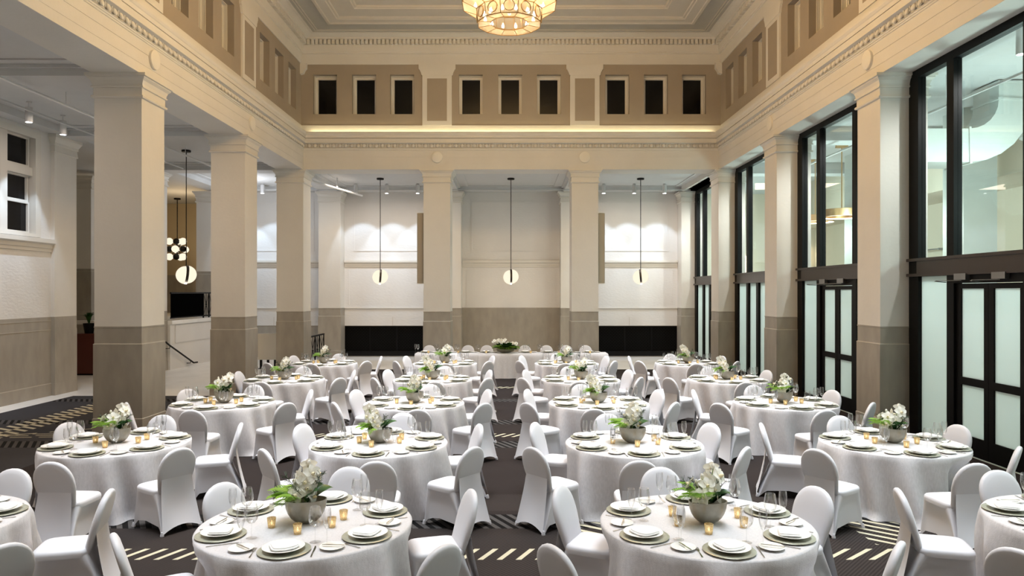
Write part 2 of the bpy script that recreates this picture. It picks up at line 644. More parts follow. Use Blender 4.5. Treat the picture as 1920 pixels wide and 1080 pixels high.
# ================================================================== SETTING
XI, XO = 6.70, 7.56            # hall side columns: inner and outer face
CW = 0.86
DY = [13.16, 18.28, 23.40]     # front faces of the visible column rows
YB = 23.40                     # hall-side face of the back beam
ZS = 6.56                      # beam soffit
ZA = 6.75                      # aisle ceiling
YW = 29.2                      # back wall
ZH = 10.85                     # hall ceiling

# floors
struct('floor', [('marble_floor', MB().box(-17, 13.2, -2.2, 35, -0.12, 0.0), M['marble'], False)])
cp = MB()
cp.box(-7.2, 7.24, -2, 24.4, 0.0, 0.008)
cp.box(-10.95, -7.2, -2, 18.15, 0.0, 0.008)
tag(obj('carpet', cp, M['carpet']), 'dark brown carpet with cream and grey diagonal stripe bands under the tables', 'carpet', kind='structure')
struct('floor_side_room', [('floor_side_room', MB().box(7.36, 13.0, -2, 31, 0.0, 0.006), M['wood'], False)])


# columns -----------------------------------------------------------
def column(xc, yc, label, half_y=CW / 2, half_x=CW / 2, z0=0.0, dz=1.98, ztop=ZS):
    t = thing('column', label, 'column', (xc, yc, z0), kind='structure', group='square columns round the hall')
    hx, hy = half_x, half_y
    obj('shaft', MB().box(-hx, hx, -hy, hy, dz - z0, ztop - z0), M['white'], t)
    d = MB().box(-hx, hx, -hy, hy, 1.67, dz - z0)
    d.rings_rect(-hx, hx, -hy, hy, [(0.0, dz - z0 - 0.03), (0.006, dz - z0 - 0.025), (0.006, dz - z0)])
    d.rings_rect(-hx, hx, -hy, hy, [(0.014, 0.31), (0.014, 1.655), (0.0, 1.672)])
    obj('dado', d, M['dado'], t)
    obj('plinth', MB().rings_rect(-hx, hx, -hy, hy, [(0.026, 0.0), (0.026, 0.30), (0.014, 0.315)]), M['dado'], t)
    obj('joint_line', MB().rings_rect(-hx, hx, -hy, hy, [(0.0155, 1.652), (0.0155, 1.660)]), M['dado_line'], t)
    k = ztop - z0
    cap = MB().rings_rect(-hx, hx, -hy, hy, [
        (0.0, k - 0.44), (0.035, k - 0.432), (0.045, k - 0.41), (0.035, k - 0.388), (0.012, k - 0.382), (0.012, k - 0.25),
        (0.040, k - 0.245), (0.044, k - 0.222), (0.026, k - 0.212), (0.030, k - 0.18), (0.05, k - 0.12), (0.09, k - 0.08),
        (0.09, k - 0.055), (0.12, k - 0.050), (0.12, k - 0.001)])
    obj('capital', cap, M['trim'], t)
    return t


xs = XI + CW / 2
for i, y in enumerate(DY):
    nth = ['nearest', 'middle', 'corner'][i]
    column(-xs, y + CW / 2, f'{nth} square white column with taupe stone base on the open aisle side')
    column(xs, y + CW / 2, f'{nth} square white column with taupe stone base between the glass screens')
for s, wd in ((-1, 'beside the left chimney opening'), (1, 'beside the right chimney opening')):
    column(s * 2.39, YB + CW / 2, f'freestanding white column behind the head table {wd}')
column(-11.93, 23.83, 'white pier with taupe base at the foot of the landing')
column(-11.93, 28.9, 'white pier with a taupe base standing up on the landing', half_y=0.4, z0=1.65, dz=3.42)

# side beams, back beam
def beam(name, mb, label):
    return struct(name, [(name, mb, M['white'], False)], label)
beam('beam_left', MB().box(-XO, -XI, -2, 24.26, ZS, 7.70), 'long beam over the left columns')
beam('beam_right', MB().box(XI, XO, -2, 28.5, ZS, 7.70), 'long beam over the right columns')
beam('beam_back', MB().box(-XI, XI, YB, YB + CW, ZS, 7.70), 'beam over the columns behind the head table')

# entablature moulding that runs round the hall on the beams
ENT = [(0.0, 6.56), (0.004, 6.562), (0.004, 6.724), (-0.10, 6.726), (-0.10, 6.744), (0.006, 6.74), (0.006, 6.952), (-0.10, 6.954),
       (-0.10, 6.972), (0.008, 6.968), (0.008, 7.165), (0.022, 7.172), (0.022, 7.20), (0.036, 7.206), (0.036, 7.232), (0.050, 7.238),
       (0.046, 7.245), (0.010, 7.27), (0.010, 7.36), (0.066, 7.385), (0.115, 7.395), (0.115, 7.42), (0.094, 7.43), (0.094, 7.545), (0.0, 7.546), (0.0, 7.562),
       (0.096, 7.56), (0.100, 7.64), (0.112, 7.655), (0.130, 7.70), (0.130, 7.755), (0.10, 7.755), (0.10, 7.68), (-0.09, 7.68)]


def run3(prof, y_front=-2.0):
    """profile swept along left, back and right beams of the hall: e = projection into the hall"""
    mb = MB()
    rows = []
    for e, z in prof:
        rows.append([(-(XI - e), y_front, z), (-(XI - e), YB - e, z), (XI - e, YB - e, z), (XI - e, y_front, z)])
    mb.quad_grid(rows)
    return mb


ent = put('trim_1', None)
tag(ent, 'cream entablature with egg moulding running round the hall', kind='structure')
obj('entablature_moulding', run3(ENT), M['white'], ent)
egg = MB()
egg.sphere((0, 0, 0), 1, 10, 6)
egg_me = egg.mesh('egg_ornament', M['white'], True, None)
dart = MB().lathe([(0.0, -0.06), (0.014, -0.01), (0.018, 0.05), (0.004, 0.06)], 6)
dart_me = dart.mesh('dart_ornament', M['white'])
st = 0.197
n_back = int(13.2 / st)
for i in range(n_back):
    x = -n_back * st / 2 + st * (i + 0.5)
    put('egg_ornament', egg_me, ent, (x, YB - 0.045, 7.315), (R(-18), 0, 0), (0.062, 0.034, 0.062))
darts = MB()
def add_dart(p):
    b = len(darts.v)
    darts.v += [(p[0] + v[0], p[1] + v[1], p[2] + v[2]) for v in dart.v]
    darts.f += [tuple(b + i for i in f) for f in dart.f]
    darts.mi += [0] * len(dart.f)
for i in range(n_back + 1):
    add_dart((-n_back * st / 2 + st * i, YB - 0.045, 7.315))
for s in (-1, 1):
    for i in range(72):
        y = YB - 0.18 - st * i
        put('egg_ornament', egg_me, ent, (s * (XI - 0.045), y, 7.315), (0, R(18 * s), 0), (0.034, 0.062, 0.062))
        add_dart((s * (XI - 0.045), y - st / 2, 7.315))
tag(obj('dart_ornament', darts, M['white'], ent), kind='stuff')
# disc medallions over each column
disc = MB().lathe([(0.0, 0.055), (0.16, 0.055), (0.178, 0.045), (0.178, 0.0)], 28, cap0=False)
disc_me = disc.mesh('medallion', M['medal'], True, 40)
for s in (-1, 1):
    for y in DY[:2] + [8.04]:
        if y > 9:
            put('medallion', disc_me, ent, (s * (XI - 0.006), y + 0.42, 6.95), (0, R(-90 * s), 0))
    put('medallion', disc_me, ent, (s * 2.38, YB - 0.006, 6.95), (R(90), 0, 0))
tag(obj('cove_light_strip', MB().box(-6.55, 6.55, YB - 0.09, YB - 0.05, 7.685, 7.695), M['led']),
    'glowing strip light hidden in the cove above the back beam', 'strip light')


# upper walls with clerestory windows --------------------------------
def wall_cells(u0, u1, z0, z1, holes, P):
    """P(u0,u1,z0,z1) adds one solid; holes = sorted list of (u0,u1,z0,z1) sharing z range"""
    if not holes:
        P(u0, u1, z0, z1)
        return
    hz0, hz1 = holes[0][2], holes[0][3]
    if hz0 > z0: P(u0, u1, z0, hz0)
    if hz1 < z1: P(u0, u1, hz1, z1)
    u = u0
    for h in holes:
        if h[0] > u: P(u, h[0], hz0, hz1)
        u = h[1]
    if u < u1: P(u, u1, hz0, hz1)


EU = -0.09                    # set-back of the upper wall
HZ0, HZ1 = 8.37, 9.65
BW = 0.775
def centres(px_list):
    return [(a - 958) * 23.49 / 1360 for a in px_list]
back_c = centres([609.5, 682.5, 754, 882.5, 956.5, 1029.5, 1157.5, 1230, 1301.5])
holes = [(c - BW / 2, c + BW / 2, HZ0, HZ1) for c in back_c]
yb = YB - EU
mbw = MB()
wall_cells(-7.2, 7.2, 7.68, 10.85, holes, lambda a, b, c, d: mbw.box(a, b, yb, yb + 0.34, c, d))
struct('wall_upper_back', [('wall_upper_back', mbw, M['taupe'], False)], 'taupe upper wall behind with nine small windows')
side_c = []
for k in range(2):
    y0, y1 = DY[k] + CW, DY[k + 1]
    for j in (-1.26, 0, 1.26):
        side_c.append((y0 + y1) / 2 + j)
sh = [(c - BW / 2, c + BW / 2, HZ0, HZ1) for c in side_c]
for s, nm in ((-1, 'left'), (1, 'right')):
    mbs = MB()
    xw = s * (XI - EU)
    def P(a, b, c, d):
        mbs.box(min(xw, xw + s * 0.34), max(xw, xw + s * 0.34), a, b, c, d)
    wall_cells(-2, YB + 0.09, 7.68, 10.85, sh, P)
    struct('wall_upper_' + nm, [('wall_upper_' + nm, mbs, M['taupe'], False)], f'taupe upper wall on the {nm} side with small windows')


def clerestory(n, loc, rz):
    t = thing(f'window_{n}', None, None, loc, rz, kind='structure')
    f = MB()
    w2, h = BW / 2, HZ1 - HZ0
    f.box(-w2, -w2 + 0.075, 0.26, 0.335, 0, h)
    f.box(w2 - 0.075, w2, 0.26, 0.335, 0, h)
    f.box(-w2 + 0.075, w2 - 0.075, 0.26, 0.335, h - 0.10, h)
    f.box(-w2 + 0.075, w2 - 0.075, 0.26, 0.335, 0, 0.05)
    f.box(-w2 + 0.075, -w2 + 0.095, 0.285, 0.335, 0.05, h - 0.10)
    f.box(w2 - 0.095, w2 - 0.075, 0.285, 0.335, 0.05, h - 0.10)
    f.box(-w2, -w2 + 0.02, 0.17, 0.26, 0, h).box(w2 - 0.02, w2, 0.17, 0.26, 0, h).box(-w2 + 0.02, w2 - 0.02, 0.17, 0.26, h - 0.02, h).box(-w2 + 0.02, w2 - 0.02, 0.17, 0.26, 0, 0.02)
    obj('window_frame', f, M['trim'], t)
    obj('pane', MB().box(-w2 + 0.05, w2 - 0.05, 0.338, 0.35, 0.02, h - 0.02), M['night'], t)
n_win = 0
for c in back_c:
    n_win += 1
    clerestory(n_win, (c, yb, HZ0), 0)
for c in side_c:
    for s in (-1, 1):
        n_win += 1
        clerestory(n_win, (s * (XI - EU), c, HZ0), R(90) if s < 0 else R(-90))

# white base band, frieze, pilasters and ceiling cornice of the upper wall
def ring3(e0, e1, z0, z1):
    mb = MB()
    rows = [[(-(XI - e), -2.0, z), (-(XI - e), YB - e, z), (XI - e, YB - e, z), (XI - e, -2.0, z)]
            for e, z in ((e0, z0), (e1, z0), (e1, z1), (e0, z1))]
    mb.quad_grid(rows)
    return mb
struct('trim_2', [('base_band', ring3(EU, EU + 0.02, 7.68, 8.0), M['white'], False)], 'white band below the upper windows')
struct('trim_3', [('frieze', ring3(EU, EU + 0.03, 9.97, 10.85), M['white'], False)], 'white frieze above the upper windows')


def pilaster(n, loc, rz, half=False):
    t = thing(f'trim_{n}', None, None, loc, rz, kind='structure')
    p = MB()
    a = 0.475
    p.box(-a, a, -0.045, 0, 0.32, 2.30)
    obj('pilaster_shaft', p, M['white'], t)
    c = MB()
    prof = [(-a - 0.0, 1.93), (-a - 0.03, 1.95), (-a - 0.05, 2.03), (-a - 0.09, 2.10), (-a - 0.09, 2.12), (-a - 0.12, 2.14), (-a - 0.12, 2.30)]
    c.prism(prof + [(-x, z) for x, z in reversed(prof)], -0.06, 0.0, 'y')
    obj('pilaster_capital', c, M['white'], t)
    obj('inset_panel', MB().box(-0.32, 0.32, -0.049, -0.04, 0.46, 1.83), M['taupe'], t)
nt_ = 4
for x in (-2.39, 2.39):
    pilaster(nt_, (x, yb, 7.68), 0); nt_ += 1
for s in (-1, 1):
    for y in DY[:2]:
        pilaster(nt_, (s * (XI - EU), y + 0.43, 7.68), R(90) if s < 0 else R(-90)); nt_ += 1
    # corner console
    c = MB().prism([(0.0, 0.0), (0.10, 0.03), (0.14, 0.12), (0.20, 0.2), (0.20, 0.36), (-0.02, 0.36), (-0.02, 0.0)], 0, 0.16, 'y')
    o = struct(f'trim_{nt_}', [('corner_console', c, M['white'], False)])
    nt_ += 1
    o.location = (s * (XI - EU), yb - 0.16, 9.63)
    o.scale = (-s, 1, 1)

CORN = [(-0.06, 10.30), (-0.02, 10.31), (-0.02, 10.36), (0.0, 10.37), (0.02, 10.55), (0.02, 10.56), (0.02, 10.72), (0.17, 10.725), (0.17, 10.77), (0.20, 10.775),
        (0.26, 10.80), (0.34, 10.83), (0.42, 10.835), (0.42, 10.86)]
cor = put(f'trim_{nt_}', None); nt_ += 1
tag(cor, 'ceiling cornice with dentil blocks round the hall', kind='structure')
obj('cornice_moulding', run3(CORN), M['white'], cor)
den = MB()
x = -6.55
while x < 6.56:
    den.box(x, x + 0.088, YB - 0.13, YB - 0.02, 10.575, 10.72)
    x += 0.134
y = 16.0
while y < 23.25:
    for s in (-1, 1):
        den.box(min(s * (XI - 0.02), s * (XI - 0.13)), max(s * (XI - 0.02), s * (XI - 0.13)), y, y + 0.088, 10.575, 10.72)
    y += 0.134
tag(obj('dentil_block', den, M['white'], cor), kind='stuff')

# hall ceiling: grey border, moulded frame and raised centre
ce = put('ceiling', None)
tag(ce, 'coffered hall ceiling with a stepped moulded frame', kind='structure')
cb = MB()
fx, fy = 5.62, 22.2
for a in ((-7.2, -fx, -2, 23.6), (fx, 7.2, -2, 23.6), (-fx, fx, fy, 23.6)):
    cb.box(a[0], a[1], a[2], a[3], ZH, ZH + 0.1)
obj('ceiling_border', cb, M['ceilgrey'], ce)
FR = [(0, ZH), (0.0, ZH - 0.05), (0.03, ZH - 0.07), (0.10, ZH - 0.07), (0.12, ZH - 0.045), (0.38, ZH - 0.045), (0.40, ZH - 0.02), (0.46, ZH - 0.02),
      (0.48, ZH + 0.01), (1.05, ZH + 0.01), (1.07, ZH + 0.04), (1.12, ZH + 0.04), (1.14, ZH + 0.07), (1.14, ZH + 0.10)]
fr = MB()
fr.quad_grid([[(-(fx - e), -2.0, z), (-(fx - e), fy - e, z), (fx - e, fy - e, z), (fx - e, -2.0, z)] for e, z in FR])
obj('ceiling_frame', fr, M['hallceil'], ce)
obj('ceiling_centre', MB().box(-fx, fx, -2, fy, ZH + 0.09, ZH + 0.17), M['hallceil'], ce)
sl = MB()
for e0 in (0.52, 0.60):
    e = e0
    sl.quad_grid([[(-(XI - e), -2.0, ZH - z), (-(XI - e), YB - e, ZH - z), (XI - e, YB - e, ZH - z), (XI - e, -2.0, ZH - z)] for e, z in ((e, 0.0), (e, 0.02), (e + 0.03, 0.02), (e + 0.03, 0.0))])
obj('ceiling_bead', sl, M['hallceil'], ce)

# aisle ceilings -------------------------------------------------------
ca = MB().box(-16.6, -XO + 0.02, -2, 34.5, ZA, ZA + 0.1)
ca.box(-XO + 0.02, 7.3, 24.2, 29.6, ZA, ZA + 0.1)
al = put('ceiling_aisle', None)
tag(al, 'pale grey ceiling over the aisles with plaster beams', kind='structure')
obj('ceiling_plaster', ca, M['ceil'], al)
for y in DY:
    obj('ceiling_beam', MB().box(-11.6, -XO, y + 0.1, y + CW - 0.1, ZS, ZA).box(-11.6, -XO, y + 0.02, y + CW - 0.02, ZA - 0.06, ZA), M['ceil'], al)
for x in (-7.13, -2.39, 2.39, 7.13):
    obj('ceiling_beam', MB().box(x - 0.33, x + 0.33, YB + CW, 28.5, ZS, ZA).box(x - 0.41, x + 0.41, YB + CW, 28.5, ZA - 0.06, ZA), M['ceil'], al)
obj('ceiling_beam', MB().box(-11.6, 7.3, 28.5, YW, ZS + 0.06, ZA), M['ceil'], al)
obj('ceiling_beam', MB().box(-11.9, -11.2, -2, 28.5, ZS + 0.02, ZA), M['ceil'], al)
def frame_strip(x0, x1, y0, y1):
    m_ = MB()
    g, w_, d = 0.22, 0.07, 0.03
    x0, x1, y0, y1 = x0 + g, x1 - g, y0 + g, y1 - g
    m_.box(x0, x1, y0, y0 + w_, ZA - d, ZA).box(x0, x1, y1 - w_, y1, ZA - d, ZA)
    m_.box(x0, x0 + w_, y0 + w_, y1 - w_, ZA - d, ZA).box(x1 - w_, x1, y0 + w_, y1 - w_, ZA - d, ZA)
    return m_
for (x0, x1) in ((-6.7, -2.82), (-1.96, 1.96), (2.82, 6.7), (-11.2, -7.56)):
    obj('ceiling_moulding', frame_strip(x0, x1, YB + CW, 28.5), M['ceil'], al)
for y in (8.9, 14.02, 19.14):
    obj('ceiling_moulding', frame_strip(-11.2, -7.56, y, y + 4.26), M['ceil'], al)

# back wall -------------------------------------------------------------
bw_holes = [(-6.76, -3.52, 0.03, 1.24), (3.52, 6.74, 0.03, 1.24)]
bk = put('wall_back', None)
tag(bk, 'white back wall with picture ledge over a stone dado', kind='structure')
obj('wall_plaster', MB().box(-11.55, 7.5, YW, YW + 0.4, 1.98, 6.9), M['white_rough'], bk)
dm = MB()
wall_cells(-11.55, 7.5, 0.0, 1.98, bw_holes, lambda a, b, c, d: dm.box(a, b, YW - 0.005, YW + 0.4, c, d))
obj('dado', dm, M['dado'], bk)
# upper dado of the side bays, its lit look put into a white colour
for a, b in ((-6.69, -2.83), (2.83, 6.69), (-11.5, -7.57)):
    obj('lit_dado_band', MB().box(a, b, YW - 0.02, YW - 0.006, 1.26, 1.95), M['white_rough'], bk)
    obj('dado_rail', MB().box(a, b, YW - 0.06, YW, 1.95, 1.985), M['trim'], bk)
    obj('dado_joint', MB().box((a + b) / 2 - 0.008, (a + b) / 2 + 0.008, YW - 0.026, YW - 0.019, 1.26, 1.6), M['dado_line'], bk)
for a, b in ((-11.5, -7.57), (-6.69, -2.83), (-1.95, 1.95), (2.83, 6.69)):
    led = MB()
    led.quad_grid([[(a, YW - e, z), (b, YW - e, z)] for e, z in
                   [(0, 3.60), (0.03, 3.61), (0.03, 3.66), (0.05, 3.67), (0.06, 3.74), (0.13, 3.80), (0.13, 3.87), (0.11, 3.875), (0.11, 3.885), (0, 3.885)]])
    obj('picture_ledge', led, M['trim'], bk)
    fr_ = MB()
    x0, x1, z0, z1 = a + 0.35, b - 0.35, 4.25, 6.25
    for q in ((x0, x1, z0, z0 + 0.05), (x0, x1, z1 - 0.05, z1), (x0, x0 + 0.05, z0 + 0.05, z1 - 0.05), (x1 - 0.05, x1, z0 + 0.05, z1 - 0.05)):
        fr_.box(q[0], q[1], YW - 0.02, YW, q[2], q[3])
    obj('panel_moulding', fr_, M['white_rough'], bk)
    x0, x1, z0, z1 = a + 0.16, b - 0.16, 2.1, 3.5
    fr_ = MB()
    for q in ((x0, x0 + 0.03, z0, z1), (x1 - 0.03, x1, z0, z1)):
        fr_.box(q[0], q[1], YW - 0.015, YW, q[2], q[3])
    obj('panel_moulding', fr_, M['white_rough'], bk)
obj('access_panel', MB().box(-0.55, -0.10, YW - 0.018, YW - 0.005, 1.05, 1.42).box(-0.52, -0.13, YW - 0.024, YW - 0.017, 1.08, 1.39), M['dado'], bk)
for x in (-7.13, -2.39, 2.39, 7.13):
    column(x, 28.85, {-7.13: 'engaged white pier on the back wall nearest the landing', -2.39: 'engaged white pier left of the middle wall bay',
                      2.39: 'engaged white pier right of the middle wall bay', 7.13: 'engaged white pier at the last glass screen'}[x],
           half_y=0.35)


def screen(x0, x1, label):
    t = thing('fireplace_screen', label, 'fireplace screen', (0, YW, 0))
    n = 3
    b = MB().box(x0, x1, 0.30, 0.34, 0.04, 1.23)
    obj('recess_lining', b, M['dark'], t)
    for i in range(n):
        a, c = x0 + (x1 - x0) * i / n, x0 + (x1 - x0) * (i + 1) / n
        obj('grille_panel', MB().box(a + 0.03, c - 0.03, 0.06, 0.075, 0.22, 1.22), M['grille'], t)
        f = MB()
        f.box(a, a + 0.03, 0.04, 0.09, 0.04, 1.235).box(c - 0.03, c, 0.04, 0.09, 0.04, 1.235).box(a + 0.03, c - 0.03, 0.04, 0.09, 1.20, 1.235)
        obj('grille_frame', f, M['black'], t)
    obj('bottom_rail', MB().box(x0, x1, 0.0, 0.1, 0.035, 0.20).box(x0, x1, -0.02, 0.1, 0.19, 0.225), M['blackiron'], t)
screen(-6.76, -3.52, 'long black grille screen in the wall opening left of the head table')
screen(3.52, 6.74, 'long black grille screen in the wall opening right of the head table')

# left wall with the tall window --------------------------------------------
wy = [(14.75, 15.55), (15.68, 16.52), (16.72, 17.62)]
lw = put('wall_left', None)
tag(lw, 'white left wall over a tall stone dado', kind='structure')
lm = MB()
wall_cells(-2, 19.2, 1.98, 6.9, [(14.6, 17.72, 3.98, 6.42)], lambda a, b, c, d: lm.box(-11.95, -11.6, a, b, c, d))
obj('wall_plaster', lm, M['white_rough'], lw)
ld = MB().box(-11.95, -11.59, -2, 19.2, 0.32, 1.98).box(-11.95, -11.565, -2, 19.2, 0, 0.30)
obj('dado', ld, M['dado'], lw)
obj('dado_joint', MB().box(-11.6, -11.582, -2, 18.28, 1.650, 1.659).box(-11.6, -11.582, -2, 18.28, 1.885, 1.892).box(-11.6, -11.575, -2, 18.28, 0.30, 0.318), M['dado_line'], lw)
obj('window_ledge', MB().quad_grid([[(-11.6 + e, 14.02, z), (-11.6 + e, 18.28, z)] for e, z in
    [(0, 3.60), (0.03, 3.61), (0.03, 3.68), (0.06, 3.70), (0.07, 3.78), (0.14, 3.82), (0.14, 3.92), (0, 3.94)]]), M['trim'], lw)
for (y0, y1, nth) in ((13.16, 14.02, 'nearer'), (18.28, 19.2, 'farther')):
    t = thing('column', f'{nth} flat white pilaster with stone base against the left aisle wall', 'column', (-11.5, (y0 + y1) / 2, 0), kind='structure')
    h = (y1 - y0) / 2
    obj('shaft', MB().box(-0.3, 0, -h, h, 1.98, ZS + 0.02), M['white'], t)
    obj('dado', MB().box(-0.3, 0.004, -h, h, 0.3, 1.98).box(-0.3, 0.014, -h - 0.01, h, 0.30, 1.655), M['dado'], t)
    obj('plinth', MB().box(-0.3, 0.026, -h - 0.02, h, 0, 0.30), M['dado'], t)
    obj('capital', MB().rings_rect(-0.3, 0, -h, h, [(0.0, 6.13), (0.022, 6.135), (0.03, 6.15), (0.022, 6.17), (0.01, 6.31), (0.034, 6.33), (0.035, 6.38), (0.085, 6.48), (0.10, 6.5), (0.10, ZS + 0.02)]), M['trim'], t)
n_win += 1
wn = thing(f'window_{n_win}', 'tall white sash window with dark panes in the left aisle wall', None, (-11.6, 0, 0), kind='structure')
wf = MB()
wf.box(-0.22, 0.03, 14.45, 14.68, 3.94, 6.5).box(-0.22, 0.03, 17.66, 17.86, 3.94, 6.5).box(-0.22, 0.03, 14.68, 17.66, 6.34, 6.5).box(-0.22, 0.05, 14.5, 17.8, 3.94, 4.02)
for y0, y1 in ((15.52, 15.70), (16.5, 16.74)):
    wf.box(-0.22, -0.02, y0, y1, 4.02, 6.34)
obj('window_frame', wf, M['trim'], wn)
for y0, y1 in wy:
    s_ = MB()
    s_.box(-0.20, -0.04, y0 - 0.03, y1 + 0.03, 5.42, 5.62)
    for z0, z1, dx in ((4.02, 4.78, 0.0), (4.78, 5.42, -0.03), (5.62, 6.34, 0.0)):
        s_.box(-0.18 + dx, -0.10 + dx, y0, y0 + 0.05, z0, z1).box(-0.18 + dx, -0.10 + dx, y1 - 0.05, y1, z0, z1)
        s_.box(-0.18 + dx, -0.10 + dx, y0 + 0.05, y1 - 0.05, z0, z0 + 0.05).box(-0.18 + dx, -0.10 + dx, y0 + 0.05, y1 - 0.05, z1 - 0.04, z1)
        obj('pane', MB().box(-0.16 + dx, -0.15 + dx, y0 + 0.03, y1 - 0.03, z0 + 0.03, z1 - 0.02), M['night'], wn)
    obj('sash', s_, M['trim'], wn)

# landing side: wall below the landing, far tan walls, alcove
wl = put('wall_landing', None)
tag(wl, 'white wall under the raised landing', kind='structure')
obj('landing_wall', MB().box(-11.75, -11.40, 24.26, 28.5, 0, 1.52), M['white_rough'], wl)
obj('landing_wall_panel', MB().box(-11.42, -11.37, 24.6, 28.5, 0.88, 1.48), M['white_rough'], wl)
obj('landing_slab', MB().box(-16.5, -11.33, 24.26, 34, 1.52, 1.65), M['marble'], wl)
obj('alcove_wall', MB().box(-16.5, -11.75, 24.30, 24.4, 0, 1.52), M['dado'], wl)
struct('wall_far_left', [('far_wall', MB().box(-16.6, -16.3, 19.2, 34.2, 0, 6.8).box(-16.4, -11.3, 34.0, 34.3, 0, 6.8).box(-11.9, -11.5, 29.2, 34.2, 1.65, 6.8), M['tan'], False),
                         ('far_dado', MB().box(-16.3, -16.27, 24.4, 34.0, 1.65, 3.4).box(-16.3, -11.9, 33.97, 34.0, 1.65, 3.4), M['dado'], False)],
       'tan wall beyond the landing')
struct('wall_alcove', [('wall_alcove', MB().box(-16.5, -11.6, 19.05, 19.2, 0, 6.8), M['tan'], False)])
column(-14.6, 25.0, 'dim tan pier in the dark alcove behind the reception desk', half_x=0.3, half_y=0.3, z0=1.65, dz=3.4)

# rear of the hall (behind the camera)
struct('wall_rear', [('wall_rear', MB().box(-12, 13.2, -2.3, -2.0, 0, 11.3), M['white'], False)])

# room behind the glass screens
struct('wall_right', [('wall_right', MB().box(13.0, 13.2, -2, 31, 0, 6.9).box(7.3, 13.2, 31, 31.2, 0, 6.9), M['cream'], False)], 'cream wall of the room behind the glass')
struct('ceiling_side_room', [('ceiling_side_room', MB().box(7.4, 13.2, -2, 31, 6.8, 6.9).box(7.4, 13.2, 9, 9.5, 6.5, 6.8).box(7.4, 13.2, 18.4, 19.0, 6.45, 6.8).box(7.4, 13.2, 23.5, 24.1, 6.45, 6.8), M['ceil'], False)])
struct('wall_soffit', [('wall_soffit', MB().box(11.4, 13.0, -2, 31, 5.3, 6.8), M['cream'], False)])
for y, l_ in ((16.5, 'pale pillar behind the nearest glass screen'), (21.6, 'pale pillar behind the second glass screen'), (27.0, 'pale pillar at the far end of the room behind the glass')):
    t = thing('column', l_, 'column', (10.68, y + 0.4, 0), kind='structure')
    obj('shaft', MB().box(-0.38, 0.38, -0.4, 0.4, 0, 6.8), M['duct'], t)
for y in (13.0, 20.2, 25.0):
    struct('trim_doorcase', [('doorcase', MB().box(12.92, 13.0, y - 0.8, y - 0.6, 0, 5.0).box(12.92, 13.0, y + 0.6, y + 0.8, 0, 5.0).box(12.92, 13.0, y - 0.6, y + 0.6, 4.8, 5.0), M['trim'], False)])


